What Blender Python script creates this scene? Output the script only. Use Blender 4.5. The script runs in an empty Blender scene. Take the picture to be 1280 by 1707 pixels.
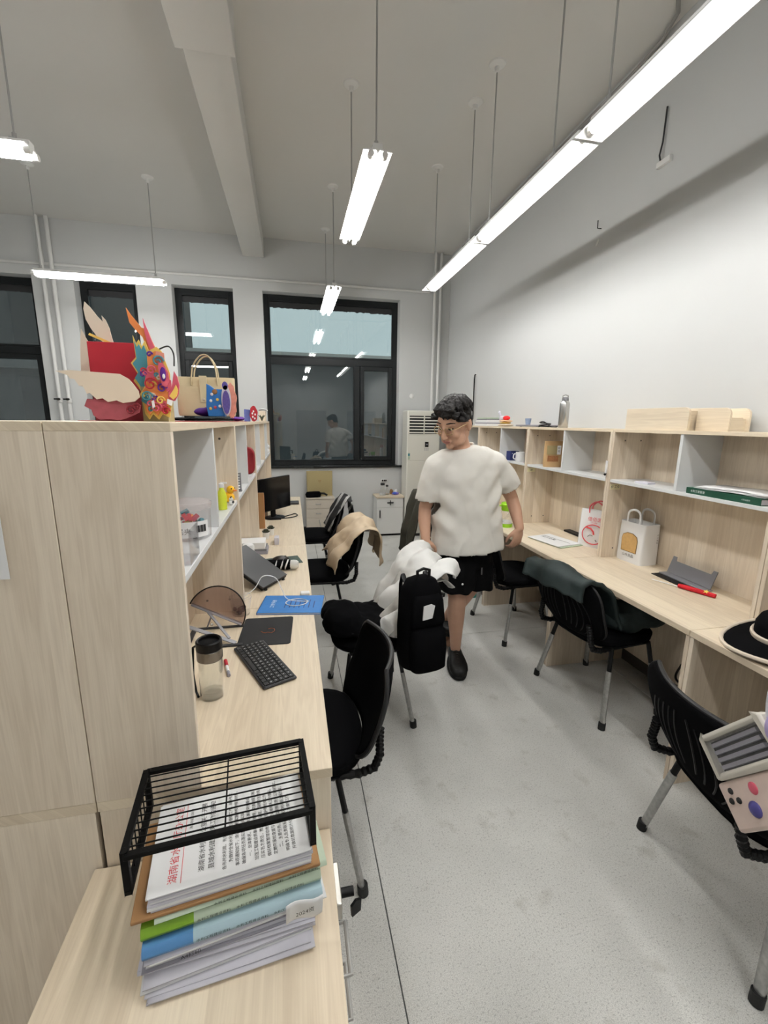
import bpy, bmesh, math, random
from mathutils import Vector, Matrix, Euler, noise
random.seed(7)
PI = math.pi
scene = bpy.context.scene
COL = scene.collection

# ------------------------------------------------------------------ camera
cam_d = bpy.data.cameras.new('camera')
cam_d.sensor_fit = 'HORIZONTAL'; cam_d.sensor_width = 36.0
cam_d.lens = 728.762 / 1280 * 36.0
cam_d.clip_start = 0.02; cam_d.clip_end = 200
cam = bpy.data.objects.new('camera', cam_d); COL.objects.link(cam)
R = ((0.97893687, -0.03044287, 0.20188076),
     (-0.20386409, -0.19926071, 0.95850644),
     (0.01104721, -0.97947353, -0.20126986))
cam.matrix_world = Matrix(((R[0][0], -R[0][1], -R[0][2], 0.0),
                           (R[1][0], -R[1][1], -R[1][2], 0.0),
                           (R[2][0], -R[2][1], -R[2][2], 1.6),
                           (0, 0, 0, 1)))
scene.camera = cam

# ------------------------------------------------------------------ world, exposure
TUBE_STRENGTH = 40.0
w = bpy.data.worlds.new('dusk_sky'); scene.world = w; w.use_nodes = True
bg = w.node_tree.nodes['Background']
bg.inputs[0].default_value = (0.355, 0.437, 0.45, 1); bg.inputs[1].default_value = 1.0
scene.view_settings.view_transform = 'Standard'
scene.view_settings.look = 'None'
scene.view_settings.gamma = 1.0
scene.view_settings.use_curve_mapping = False
scene.view_settings.exposure = 0.72
scene.cycles.use_denoising = True
scene.cycles.use_adaptive_sampling = True
scene.cycles.adaptive_threshold = .045
scene.cycles.max_bounces = 7
scene.cycles.diffuse_bounces = 4
scene.cycles.transparent_max_bounces = 16
scene.cycles.sample_clamp_indirect = 6.0
scene.cycles.caustics_reflective = False
scene.cycles.caustics_refractive = False

# ------------------------------------------------------------------ mesh builder
class B:
    def __init__(s): s.v = []; s.f = []
    def add(s, vs, fs, M=None):
        o = len(s.v)
        s.v += [tuple(M @ Vector(p)) if M else tuple(p) for p in vs]
        s.f += [tuple(o + i for i in f) for f in fs]
        return s
    def box(s, x0, x1, y0, y1, z0, z1, M=None):
        vs = [(x0,y0,z0),(x1,y0,z0),(x1,y1,z0),(x0,y1,z0),(x0,y0,z1),(x1,y0,z1),(x1,y1,z1),(x0,y1,z1)]
        return s.add(vs, [(0,3,2,1),(4,5,6,7),(0,1,5,4),(1,2,6,5),(2,3,7,6),(3,0,4,7)], M)
    def cyl(s, p0, p1, r0, r1=None, n=14, caps=True):
        r1 = r0 if r1 is None else r1
        return s.tube([p0, p1], [r0, r1], n, caps=caps)
    def tube(s, pts, r, n=8, closed=False, caps=True, sq=1.0):
        pts = [Vector(p) for p in pts]; m = len(pts)
        rs = r if isinstance(r, (list, tuple)) else [r] * m
        vs, fs = [], []
        up = None
        for i, p in enumerate(pts):
            if closed: t = pts[(i+1) % m] - pts[i-1]
            else: t = pts[min(i+1, m-1)] - pts[max(i-1, 0)]
            t.normalize()
            if up is None:
                a = Vector((0,0,1)) if abs(t.z) < .9 else Vector((1,0,0))
                up = (a - t * a.dot(t)).normalized()
            else:
                up = (up - t * up.dot(t))
                up = up.normalized() if up.length > 1e-6 else Vector((1,0,0))
            sd = t.cross(up)
            for k in range(n):
                a = 2*PI*k/n
                vs.append(p + up*math.cos(a)*rs[i]*sq + sd*math.sin(a)*rs[i])
        segs = m if closed else m-1
        for i in range(segs):
            j = (i+1) % m
            for k in range(n):
                l = (k+1) % n
                fs.append((i*n+k, i*n+l, j*n+l, j*n+k))
        if caps and not closed:
            fs.append(tuple(reversed(range(n)))); fs.append(tuple(range((m-1)*n, m*n)))
        return s.add(vs, fs)
    def lathe(s, prof, c=(0,0,0), n=24, M=None, sx=1, sy=1, caps=True):
        vs, fs = [], []
        for r, z in prof:
            for k in range(n):
                a = 2*PI*k/n
                vs.append((c[0]+r*sx*math.cos(a), c[1]+r*sy*math.sin(a), c[2]+z))
        for i in range(len(prof)-1):
            for k in range(n):
                l = (k+1) % n
                fs.append((i*n+k, i*n+l, (i+1)*n+l, (i+1)*n+k))
        if caps:
            fs.append(tuple(reversed(range(n)))); fs.append(tuple(range((len(prof)-1)*n, len(prof)*n)))
        return s.add(vs, fs, M)
    def prism(s, out, z0, z1, M=None):
        n = len(out)
        a = sum(out[i][0]*out[(i+1) % n][1]-out[(i+1) % n][0]*out[i][1] for i in range(n))
        if a < 0: out = list(reversed(out))
        vs = [(x, y, z0) for x, y in out] + [(x, y, z1) for x, y in out]
        fs = [tuple(reversed(range(n))), tuple(range(n, 2*n))]
        fs += [(i, (i+1) % n, n+(i+1) % n, n+i) for i in range(n)]
        return s.add(vs, fs, M)
    def ell(s, c, r, nu=16, nv=10, M=None):
        r = r if isinstance(r, (tuple, list)) else (r, r, r)
        vs, fs = [], []
        for j in range(nv+1):
            t = PI*j/nv
            for k in range(nu):
                a = 2*PI*k/nu
                q = Vector((r[0]*math.sin(t)*math.cos(a), r[1]*math.sin(t)*math.sin(a), -r[2]*math.cos(t)))
                if M: q = M @ q
                vs.append(Vector(c)+q)
        for j in range(nv):
            for k in range(nu):
                l = (k+1) % nu
                fs.append((j*nu+k, j*nu+l, (j+1)*nu+l, (j+1)*nu+k))
        return s.add(vs, fs)
    def loft(s, rings, caps=True, closed=True):
        n = len(rings[0]); vs = [p for r in rings for p in r]; fs = []
        for i in range(len(rings)-1):
            for k in range(n if closed else n-1):
                l = (k+1) % n
                fs.append((i*n+k, i*n+l, (i+1)*n+l, (i+1)*n+k))
        if caps and closed:
            fs.append(tuple(reversed(range(n)))); fs.append(tuple(range((len(rings)-1)*n, len(rings)*n)))
        return s.add(vs, fs)
    def grid(s, fn, nu, nv):
        vs = [fn(i/nu, j/nv) for j in range(nv+1) for i in range(nu+1)]
        fs = [(j*(nu+1)+i, j*(nu+1)+i+1, (j+1)*(nu+1)+i+1, (j+1)*(nu+1)+i) for j in range(nv) for i in range(nu)]
        return s.add(vs, fs)
    def mesh(s, name, fix=True):
        me = bpy.data.meshes.new(name)
        me.from_pydata([tuple(p) for p in s.v], [], s.f); me.update()
        if fix:
            bm = bmesh.new(); bm.from_mesh(me)
            bmesh.ops.remove_doubles(bm, verts=bm.verts, dist=1e-6)
            bmesh.ops.recalc_face_normals(bm, faces=bm.faces)
            bm.to_mesh(me); bm.free()
        return me
    def build(s, name, mat, parent=None, loc=None, rz=None, smooth=35, bevel=0, solid=0, sub=0, rot=None):
        return link(name, s.mesh(name), mat, parent, loc, rz, smooth, bevel, solid, sub, rot)

def link(name, me, mat, parent=None, loc=None, rz=None, smooth=35, bevel=0, solid=0, sub=0, rot=None):
    o = bpy.data.objects.new(name, me); COL.objects.link(o)
    if mat and not me.materials: me.materials.append(mat)
    if parent: o.parent = parent
    if loc: o.location = loc
    if rz is not None: o.rotation_euler = (0, 0, rz)
    if rot is not None: o.rotation_euler = rot
    if smooth:
        me.polygons.foreach_set('use_smooth', [True]*len(me.polygons))
        me.set_sharp_from_angle(angle=math.radians(smooth))
    if solid:
        m = o.modifiers.new('solid', 'SOLIDIFY'); m.thickness = solid; m.offset = 0
    if sub:
        m = o.modifiers.new('sub', 'SUBSURF'); m.levels = sub; m.render_levels = sub
    if bevel:
        m = o.modifiers.new('bevel', 'BEVEL'); m.width = bevel; m.segments = 2; m.limit_method = 'ANGLE'; m.angle_limit = math.radians(40)
    return o


def fuse(b, name, voxel, smooth_it=4, disp=None):
    """closed volumes joined into one continuous skin"""
    me = b.mesh(name)
    tmp = bpy.data.scenes.new('workbench')
    o = bpy.data.objects.new(name, me); tmp.collection.objects.link(o)
    m = o.modifiers.new('r', 'REMESH'); m.mode = 'VOXEL'; m.voxel_size = voxel; m.use_smooth_shade = True
    if smooth_it:
        m = o.modifiers.new('s', 'SMOOTH'); m.iterations = smooth_it; m.factor = .5
    vl = tmp.view_layers[0]; vl.update()
    with bpy.context.temp_override(scene=tmp, view_layer=vl):
        dg = bpy.context.evaluated_depsgraph_get()
        out = bpy.data.meshes.new_from_object(o.evaluated_get(dg))
    bpy.data.objects.remove(o); bpy.data.meshes.remove(me); bpy.data.scenes.remove(tmp)
    out.name = name
    if disp:
        nrm = [v.normal.copy() for v in out.vertices]; cos = [v.co.copy() for v in out.vertices]
        flat = []
        for c, n in zip(cos, nrm): flat.extend(c + n*disp(c))
        out.vertices.foreach_set('co', flat)
        out.update()
    return out

def tag(o, label=None, cat=None, group=None, kind=None):
    if label: o['label'] = label
    if cat: o['category'] = cat
    if group: o['group'] = group
    if kind: o['kind'] = kind
    return o
def thing(name, label, cat, loc=(0,0,0), rz=0, group=None, kind=None):
    o = bpy.data.objects.new(name, None); COL.objects.link(o)
    o.empty_display_size = .05
    o.location = loc; o.rotation_euler = (0, 0, rz)
    return tag(o, label, cat, group, kind)
def copy_tree(o, parent=None):
    c = o.copy(); COL.objects.link(c); c.parent = parent
    for ch in list(o.children): copy_tree(ch, c)
    return c
def struct(name, b, mat, parent=None, **k):
    o = b.build(name, mat, parent, **k)
    if not parent: o['kind'] = 'structure'
    return o
_tc = {}
def text_mesh(s, size, align='CENTER'):
    cu = bpy.data.curves.new('lettering', 'FONT'); cu.body = s; cu.size = size
    cu.align_x = align; cu.align_y = 'CENTER'; cu.resolution_u = 2
    o = bpy.data.objects.new('lettering', cu)
    me = bpy.data.meshes.new_from_object(o); bpy.data.objects.remove(o); bpy.data.curves.remove(cu)
    return me
def lettering(s, size, mat, parent, M, name='lettering', align='CENTER', sx=1.0):
    me = text_mesh(s, size, align)
    me.transform(M @ Matrix.Diagonal((sx, 1, 1, 1)))
    me.materials.clear()
    return link(name, me, mat, parent, smooth=0)
def plane_M(o, ux, uy):
    """local text frame: origin, x axis, y axis (unit-ish)"""
    ux = Vector(ux).normalized(); uy = Vector(uy); uy = (uy - ux*uy.dot(ux)).normalized(); uz = ux.cross(uy)
    return Matrix(((ux.x, uy.x, uz.x, o[0]), (ux.y, uy.y, uz.y, o[1]), (ux.z, uy.z, uz.z, o[2]), (0,0,0,1)))

# ------------------------------------------------------------------ materials
def srgb(r, g, b):
    f = lambda c: ((c/255+.055)/1.055)**2.4 if c > 10 else c/255/12.92
    return (f(r), f(g), f(b), 1)
_m = {}
def mat(name, col, rough=.5, metal=0, spec=.5, noise_amt=0, noise_scale=20, bump=0, bump_scale=200, emit=None, emit_s=0, trans=0, alpha=1, sheen=0, coat=0, ior=1.45):
    if name in _m: return _m[name]
    m = bpy.data.materials.new(name); m.use_nodes = True; nt = m.node_tree
    p = nt.nodes['Principled BSDF']
    col = tuple(col) if len(col) == 4 else tuple(col)+(1,)
    p.inputs['Base Color'].default_value = col
    p.inputs['Roughness'].default_value = rough; p.inputs['Metallic'].default_value = metal
    p.inputs['Specular IOR Level'].default_value = spec; p.inputs['IOR'].default_value = ior
    p.inputs['Transmission Weight'].default_value = trans; p.inputs['Alpha'].default_value = alpha
    p.inputs['Sheen Weight'].default_value = sheen; p.inputs['Coat Weight'].default_value = coat
    if emit:
        p.inputs['Emission Color'].default_value = tuple(emit)+(1,) if len(emit) == 3 else emit
        p.inputs['Emission Strength'].default_value = emit_s
    if noise_amt or bump:
        tc = nt.nodes.new('ShaderNodeTexCoord')
    if noise_amt:
        n = nt.nodes.new('ShaderNodeTexNoise'); n.inputs['Scale'].default_value = noise_scale; n.inputs['Detail'].default_value = 4
        nt.links.new(tc.outputs['Object'], n.inputs['Vector'])
        mx = nt.nodes.new('ShaderNodeMix'); mx.data_type = 'RGBA'
        mx.inputs[6].default_value = tuple(c*(1-noise_amt) for c in col[:3])+(1,)
        mx.inputs[7].default_value = tuple(min(1, c*(1+noise_amt)) for c in col[:3])+(1,)
        nt.links.new(n.outputs['Fac'], mx.inputs[0]); nt.links.new(mx.outputs[2], p.inputs['Base Color'])
    if bump:
        n2 = nt.nodes.new('ShaderNodeTexNoise'); n2.inputs['Scale'].default_value = bump_scale; n2.inputs['Detail'].default_value = 3
        nt.links.new(tc.outputs['Object'], n2.inputs['Vector'])
        bm = nt.nodes.new('ShaderNodeBump'); bm.inputs['Strength'].default_value = bump; bm.inputs['Distance'].default_value = .003
        nt.links.new(n2.outputs['Fac'], bm.inputs['Height']); nt.links.new(bm.outputs['Normal'], p.inputs['Normal'])
    _m[name] = m
    return m

def wood(name, axis, light=(.88,.775,.635), dark=(.60,.495,.375), plank=.11, seed=0.0):
    if name in _m: return _m[name]
    m = bpy.data.materials.new(name); m.use_nodes = True; nt = m.node_tree; N = nt.nodes; L = nt.links.new
    p = N['Principled BSDF']; p.inputs['Roughness'].default_value = .42; p.inputs['Specular IOR Level'].default_value = .35
    tc = N.new('ShaderNodeTexCoord'); sep = N.new('ShaderNodeSeparateXYZ'); L(tc.outputs['Object'], sep.inputs[0])
    others = [i for i in range(3) if i != axis]
    add = N.new('ShaderNodeMath'); add.operation = 'ADD'
    L(sep.outputs[others[0]], add.inputs[0]); L(sep.outputs[others[1]], add.inputs[1])
    # plank index -> tone and offset
    dv = N.new('ShaderNodeMath'); dv.operation = 'MULTIPLY_ADD'; dv.inputs[1].default_value = 1/plank; dv.inputs[2].default_value = seed
    L(add.outputs[0], dv.inputs[0])
    fl = N.new('ShaderNodeMath'); fl.operation = 'FLOOR'; L(dv.outputs[0], fl.inputs[0])
    wn = N.new('ShaderNodeTexWhiteNoise'); wn.noise_dimensions = '1D'; L(fl.outputs[0], wn.inputs['W'])
    # grain coordinates
    al = N.new('ShaderNodeMath'); al.operation = 'MULTIPLY_ADD'; al.inputs[1].default_value = 1.6
    L(sep.outputs[axis], al.inputs[0]); L(wn.outputs['Value'], al.inputs[2])
    cb = N.new('ShaderNodeCombineXYZ')
    mu = N.new('ShaderNodeMath'); mu.operation = 'MULTIPLY'; mu.inputs[1].default_value = 22
    L(add.outputs[0], mu.inputs[0]); L(mu.outputs[0], cb.inputs[0]); L(al.outputs[0], cb.inputs[1]); L(fl.outputs[0], cb.inputs[2])
    n1 = N.new('ShaderNodeTexNoise'); n1.inputs['Scale'].default_value = 1.0; n1.inputs['Detail'].default_value = 3; n1.inputs['Distortion'].default_value = .6
    L(cb.outputs[0], n1.inputs['Vector'])
    # rings: sine of noise
    ms = N.new('ShaderNodeMath'); ms.operation = 'MULTIPLY'; ms.inputs[1].default_value = 34; L(n1.outputs['Fac'], ms.inputs[0])
    sn = N.new('ShaderNodeMath'); sn.operation = 'SINE'; L(ms.outputs[0], sn.inputs[0])
    # fine fibre
    cb2 = N.new('ShaderNodeVectorMath'); cb2.operation = 'MULTIPLY'; cb2.inputs[1].default_value = (14, 3.5, 1); L(cb.outputs[0], cb2.inputs[0])
    n2 = N.new('ShaderNodeTexNoise'); n2.inputs['Scale'].default_value = 1.0; n2.inputs['Detail'].default_value = 2; L(cb2.outputs[0], n2.inputs['Vector'])
    a1 = N.new('ShaderNodeMath'); a1.operation = 'MULTIPLY_ADD'; a1.inputs[1].default_value = .11; a1.inputs[2].default_value = .3; L(sn.outputs[0], a1.inputs[0])
    a2 = N.new('ShaderNodeMath'); a2.operation = 'MULTIPLY_ADD'; a2.inputs[1].default_value = .52; L(wn.outputs['Value'], a2.inputs[0]); L(a1.outputs[0], a2.inputs[2])
    a3 = N.new('ShaderNodeMath'); a3.operation = 'MULTIPLY_ADD'; a3.inputs[1].default_value = .5; L(n2.outputs['Fac'], a3.inputs[0]); L(a2.outputs[0], a3.inputs[2])
    sb = N.new('ShaderNodeMath'); sb.operation = 'SUBTRACT'; sb.inputs[1].default_value = .32; L(a3.outputs[0], sb.inputs[0]); sb.use_clamp = True
    mx = N.new('ShaderNodeMix'); mx.data_type = 'RGBA'; mx.inputs[6].default_value = light+(1,); mx.inputs[7].default_value = dark+(1,)
    L(sb.outputs[0], mx.inputs[0]); L(mx.outputs[2], p.inputs['Base Color'])
    bp = N.new('ShaderNodeBump'); bp.inputs['Strength'].default_value = .12; bp.inputs['Distance'].default_value = .001
    L(n2.outputs['Fac'], bp.inputs['Height']); L(bp.outputs['Normal'], p.inputs['Normal'])
    _m[name] = m
    return m

def glass_thin(name, tint=(1,1,1), refl=1.0, gloss_rough=.0, base=0.0, haze=0.0, haze_col=(1,1,1)):
    """thin clear sheet: see-through with a Fresnel mirror, optionally a little haze"""
    if name in _m: return _m[name]
    m = bpy.data.materials.new(name); m.use_nodes = True; nt = m.node_tree; N = nt.nodes; L = nt.links.new
    N.remove(N['Principled BSDF']); out = N['Material Output']
    tr = N.new('ShaderNodeBsdfTransparent'); tr.inputs[0].default_value = tuple(tint)+(1,)
    gl = N.new('ShaderNodeBsdfGlossy'); gl.inputs['Roughness'].default_value = gloss_rough; gl.inputs['Color'].default_value = (1,1,1,1)
    ge = N.new('ShaderNodeNewGeometry'); dt_ = N.new('ShaderNodeVectorMath'); dt_.operation = 'DOT_PRODUCT'
    L(ge.outputs['Normal'], dt_.inputs[0]); L(ge.outputs['Incoming'], dt_.inputs[1])
    ab = N.new('ShaderNodeMath'); ab.operation = 'ABSOLUTE'; L(dt_.outputs['Value'], ab.inputs[0])
    om = N.new('ShaderNodeMath'); om.operation = 'SUBTRACT'; om.inputs[0].default_value = 1; L(ab.outputs[0], om.inputs[1])
    pw = N.new('ShaderNodeMath'); pw.operation = 'POWER'; pw.inputs[1].default_value = 5; L(om.outputs[0], pw.inputs[0])
    fr = N.new('ShaderNodeMath'); fr.operation = 'MULTIPLY_ADD'; fr.inputs[1].default_value = .96; fr.inputs[2].default_value = .04; L(pw.outputs[0], fr.inputs[0])
    mu = N.new('ShaderNodeMath'); mu.operation = 'MULTIPLY_ADD'; mu.inputs[1].default_value = refl; mu.inputs[2].default_value = base; mu.use_clamp = True
    L(fr.outputs[0], mu.inputs[0])
    last = tr.outputs[0]
    if haze:
        df = N.new('ShaderNodeBsdfDiffuse'); df.inputs[0].default_value = tuple(haze_col)+(1,)
        mh = N.new('ShaderNodeMixShader'); mh.inputs[0].default_value = haze; L(last, mh.inputs[1]); L(df.outputs[0], mh.inputs[2]); last = mh.outputs[0]
    mx = N.new('ShaderNodeMixShader'); L(mu.outputs[0], mx.inputs[0]); L(last, mx.inputs[1]); L(gl.outputs[0], mx.inputs[2])
    L(mx.outputs[0], out.inputs[0])
    _m[name] = m
    return m

def floor_mat():
    m = bpy.data.materials.new('speckled_vinyl'); m.use_nodes = True; nt = m.node_tree; N = nt.nodes; L = nt.links.new
    p = N['Principled BSDF']; p.inputs['Roughness'].default_value = .5; p.inputs['Specular IOR Level'].default_value = .3
    tc = N.new('ShaderNodeTexCoord')
    def nz(scale, detail, lo, hi, c0, c1):
        n = N.new('ShaderNodeTexNoise'); n.inputs['Scale'].default_value = scale; n.inputs['Detail'].default_value = detail
        L(tc.outputs['Object'], n.inputs['Vector'])
        r = N.new('ShaderNodeValToRGB'); r.color_ramp.elements[0].position = lo; r.color_ramp.elements[1].position = hi
        r.color_ramp.elements[0].color = c0+(1,); r.color_ramp.elements[1].color = c1+(1,)
        L(n.outputs['Fac'], r.inputs[0]); return r.outputs[0]
    a = nz(160, 2, .30, .44, (.485,.482,.466), (.73,.725,.697))
    b = nz(420, 1, .33, .62, (.72,.72,.72), (1.05,1.05,1.05))
    c = nz(2.2, 4, .3, .75, (.80,.80,.79), (1.04,1.04,1.03))
    d = nz(9, 5, .60, .74, (1,1,1), (.80,.79,.77))
    cur = a
    for o in (b, c, d):
        mx = N.new('ShaderNodeMix'); mx.data_type = 'RGBA'; mx.blend_type = 'MULTIPLY'; mx.inputs[0].default_value = 1
        L(cur, mx.inputs[6]); L(o, mx.inputs[7]); cur = mx.outputs[2]
    L(cur, p.inputs['Base Color'])
    return m

WALL = mat('wall_paint', (.595,.603,.597), .85, noise_amt=.015, noise_scale=3, bump=.05, bump_scale=350)
CEIL = mat('ceiling_paint', (.72,.71,.68), .9, noise_amt=.012, noise_scale=2)
FLOOR = floor_mat()
SEAM = mat('seam_dark', (.12,.125,.125), .8)
SKIRT = mat('skirting_brown', (.10,.085,.075), .6)
WOODZ = wood('oak_laminate_upright', 2)
WOODY = wood('oak_laminate_lengthwise', 1, light=(.86,.75,.58), dark=(.62,.51,.375), plank=.13, seed=.37)
WOODX = wood('oak_laminate_crosswise', 0, light=(.86,.75,.58), dark=(.62,.51,.375), plank=.13, seed=.61)
MELA = mat('white_melamine', (.72,.735,.74), .35)
FRAME = mat('window_frame_charcoal', (.014,.016,.017), .45, spec=.25)
WGLASS = glass_thin('window_glass', tint=(.86,.89,.89), refl=2.2)
WHITEMETAL = mat('white_enamel', (.78,.78,.76), .35)
STEEL = mat('galvanised_rod', (.42,.42,.41), .45, .5)
BLACKP = mat('black_plastic', (.005,.005,.0055), .42, spec=.22)
BLACKF = mat('black_fabric', (.0035,.0035,.004), .95, spec=.05, bump=.15, bump_scale=600)
DARKGREY = mat('dark_grey_plastic', (.04,.04,.042), .5, spec=.25)
CHROME = mat('film_wrapped_chrome', (.42,.42,.41), .33, .75, noise_amt=.45, noise_scale=60, bump=.35, bump_scale=160)
RUBBER = mat('black_rubber', (.012,.012,.012), .7)
PAPER = mat('white_paper', (.80,.80,.80), .8)
INK = mat('black_ink', (.02,.02,.02), .8)
REDINK = mat('red_ink', (.62,.06,.07), .8)
GOLD = mat('gold_ink', (.85,.62,.12), .5)
# ------------------------------------------------------------------ room shell
XR, XL, YB, YF, HC = 2.225, -4.4, 6.25, -2.6, 3.85
fl = struct('floor', B().box(XL-.2, XR+.2, YF-.2, YB+.2, -.06, -.006), SEAM)
# welded vinyl sheets with thin joints
xs = [XL, -3.32, -1.52, .262, 2.06, XR]; ys = [YF, -.9, 2.93, YB]
for i in range(len(xs)-1):
    for j in range(len(ys)-1):
        x0, x1 = xs[i]+.0022, xs[i+1]-.0022
        B().box(x0, x1, ys[j]+.0016, ys[j+1]-.0016, -.006, 0).build('vinyl_sheet', FLOOR, fl, smooth=0)
struct('ceiling', B().box(XL-.2, XR+.2, YF-.2, YB+.2, HC, HC+.15), CEIL)
struct('wall_right', B().box(XR, XR+.2, YF-.2, YB+.2, 0, HC), WALL)
struct('wall_left', B().box(XL-.2, XL, YF-.2, YB+.2, 0, HC), WALL)
struct('wall_front', B().box(XL, XR, YF-.2, YF, 0, HC), WALL)
WT = .26
WINS = [(-3.95, -2.905), (-2.47, -1.80), (-1.395, -.672), (-.312, 1.512)]
WZ0, WZ1 = .985, 3.235
wb = B()
xc = XL-.2
for a, b_ in WINS:
    wb.box(xc, a, YB, YB+WT, 0, HC); xc = b_
    wb.box(a, b_, YB, YB+WT, 0, WZ0-.03); wb.box(a, b_, YB, YB+WT, WZ1, HC)
wb.box(xc, XR+.2, YB, YB+WT, 0, HC)
struct('wall_back', wb, WALL, smooth=0)
struct('baseboard_back', B().box(XL, XR, YB-.012, YB, 0, .11), SKIRT, bevel=.003)
struct('baseboard_right', B().box(XR-.012, XR, YF, YB-.012, 0, .11), SKIRT, bevel=.003)

def window(n, a, b_, split, label):
    root = thing('window_%d' % n, label, 'window', ((a+b_)/2, YB+.15, WZ0), 0, kind='structure')
    hw = (b_-a)/2; h = WZ1-WZ0; fw = .062; zt = 1.43
    f = B()
    f.box(-hw, -hw+fw, 0, .07, 0, h); f.box(hw-fw, hw, 0, .07, 0, h)
    f.box(-hw+fw, hw-fw, 0, .07, 0, fw); f.box(-hw+fw, hw-fw, 0, .07, h-fw, h)
    f.box(-hw+fw, hw-fw, 0, .07, zt-.045, zt+.045)
    if split is not None: f.box(split-.04, split+.04, 0, .07, fw, zt-.045)
    f.build('window_frame', FRAME, root, bevel=.004)
    def pane(x0, x1, z0, z1, y=.032):
        B().box(x0, x1, y, y+.006, z0, z1).build('pane', WGLASS, root, smooth=0)
    def bead(x0, x1, z0, z1, m, wd=.012):
        g = B()
        for (p, q, r, s_) in ((x0, x0+wd, z0, z1), (x1-wd, x1, z0, z1), (x0+wd, x1-wd, z0, z0+wd), (x0+wd, x1-wd, z1-wd, z1)):
            g.box(p, q, -.006, .03, r, s_)
        g.build('glazing_bead', m, root)
    # upper fixed light with rough masking tape left along its head
    pane(-hw+fw, hw-fw, zt+.045, h-fw); 
    bead(-hw+fw, hw-fw, zt+.045, h-fw, FRAME, .02)
    tp = [(-hw+fw+.02, h-fw-.02)]
    random.seed(n)
    x = -hw+fw+.02; low = []
    while x < hw-fw-.02:
        low.append((x, h-fw-.085-random.uniform(0, .014))); x += random.uniform(.012, .03)
    low.append((hw-fw-.02, h-fw-.09))
    out = [(-hw+fw+.02, h-fw-.02)] + low + [(hw-fw-.02, h-fw-.02)]
    B().prism(out, 0, .002, Matrix(((1,0,0,0),(0,0,-1,.031),(0,1,0,0),(0,0,0,1)))).build('film_strip', DARKGREY, root, smooth=0)
    # lower lights
    if split is not None:
        pane(-hw+fw, split-.04, fw, zt-.045); bead(-hw+fw, split-.04, fw, zt-.045, FRAME)
        x0, x1 = split+.04, hw-fw
    else:
        x0, x1 = -hw+fw, hw-fw
    s = B(); sw = .06; z0, z1 = fw, zt-.045
    s.box(x0+.006, x0+sw, -.022, .05, z0+.006, z1-.006); s.box(x1-sw, x1-.006, -.022, .05, z0+.006, z1-.006)
    s.box(x0+sw, x1-sw, -.022, .05, z0+.006, z0+sw); s.box(x0+sw, x1-sw, -.022, .05, z1-sw, z1-.006)
    sa = s.build('sash', FRAME, root, bevel=.004)
    B().box(x0+sw, x1-sw, .02, .026, z0+sw, z1-sw).build('sash_pane', WGLASS, sa, smooth=0)
    B().box(x0+.02, x0+.04, -.05, -.022, .52, .56).box(x0+.022, x0+.038, -.062, -.05, .45, .57).build('sash_handle', BLACKP, sa, bevel=.003)
    return root
window(1, *WINS[0], None, 'charcoal framed window at the far left edge behind the tall desk panel')
window(2, *WINS[1], None, 'dark window right behind the paper dragon')
window(3, *WINS[2], None, 'narrow charcoal window behind the beige tote bag')
window(4, *WINS[3], .335, 'wide charcoal window beside the floor standing air conditioner')
STONE = mat('black_stone_sill', (.012,.013,.014), .25, noise_amt=.3, noise_scale=40)
struct('trim_1', B().box(-.40, 1.62, YB-.035, YB+.15, WZ0-.03, WZ0), STONE, bevel=.004)
struct('trim_2', B().box(-1.44, -.63, YB-.035, YB+.15, WZ0-.03, WZ0), STONE, bevel=.004)
struct('trim_3', B().box(-2.51, -1.76, YB-.035, YB+.15, WZ0-.03, WZ0), STONE, bevel=.004)
struct('trim_4', B().box(-3.99, -2.865, YB-.035, YB+.15, WZ0-.03, WZ0), STONE, bevel=.004)

# ceiling beam with a boxed-out joint nearer the camera
struct('trim_5', B().box(-.53, -.27, 3.02, YB, 3.62, HC).box(-.56, -.24, YF, 3.02, 3.585, HC), CEIL, bevel=.006)

# pipes on the back wall
PIPE = mat('painted_pipe', (.70,.70,.68), .5)
def pipe(name, pts, r, label, m=PIPE, cat='pipe', group=None):
    return tag(B().tube(pts, r, 10).build(name, m), label, cat, group)
pipe('heating_pipe', [(XL, YB-.022, 3.355), (1.92, YB-.022, 3.355)], .016, 'thin white pipe running level under the ceiling above the windows')
for k, x in enumerate((-2.752, -2.652)):
    t = thing('heating_riser', ('left' if k == 0 else 'right')+' one of the two white risers left of the paper dragon', 'pipe', (x, YB-.06, 0), group='heating risers')
    B().tube([(0,0,.05),(0,0,HC-.005)], .022, 12).build('riser_pipe', PIPE, t)
    B().lathe([(.024,0),(.03,.004),(.03,.045),(.024,.05)], (0,0,1.79), 14).build('coupling', PIPE, t)
    v = B().cyl((0,-.02,1.83), (0,-.06,1.83), .016, .012).build('valve', mat('brass_dark', (.10,.075,.055), .4, .8), t)
    B().box(-.035,.035,-.07,-.058,1.822,1.838).build('lever', BLACKP, v, bevel=.003)
for k, x in enumerate((1.985, 2.065)):
    pipe('heating_riser', [(x, YB-.05, .05), (x, YB-.05, HC-.005)], .02, ('left' if k == 0 else 'right')+' one of the two white risers in the corner behind the air conditioner', group='heating risers')
# conduit on the ceiling and down the corner
CONDUIT = mat('grey_conduit', (.33,.325,.31), .6)
pipe('ceiling_conduit', [(.9, 2.42, HC-.014), (1.75, 2.42, HC-.014), (1.98, 2.42, HC-.014), (2.08, 2.45, HC-.014), (2.16, 2.53, HC-.016), (XR-.02, 2.68, HC-.03), (XR-.016, 2.95, HC-.05), (XR-.016, 5.8, HC-.05)], .011,
     'thin grey conduit crossing the ceiling at the top right and bending along the wall', CONDUIT)
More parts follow.
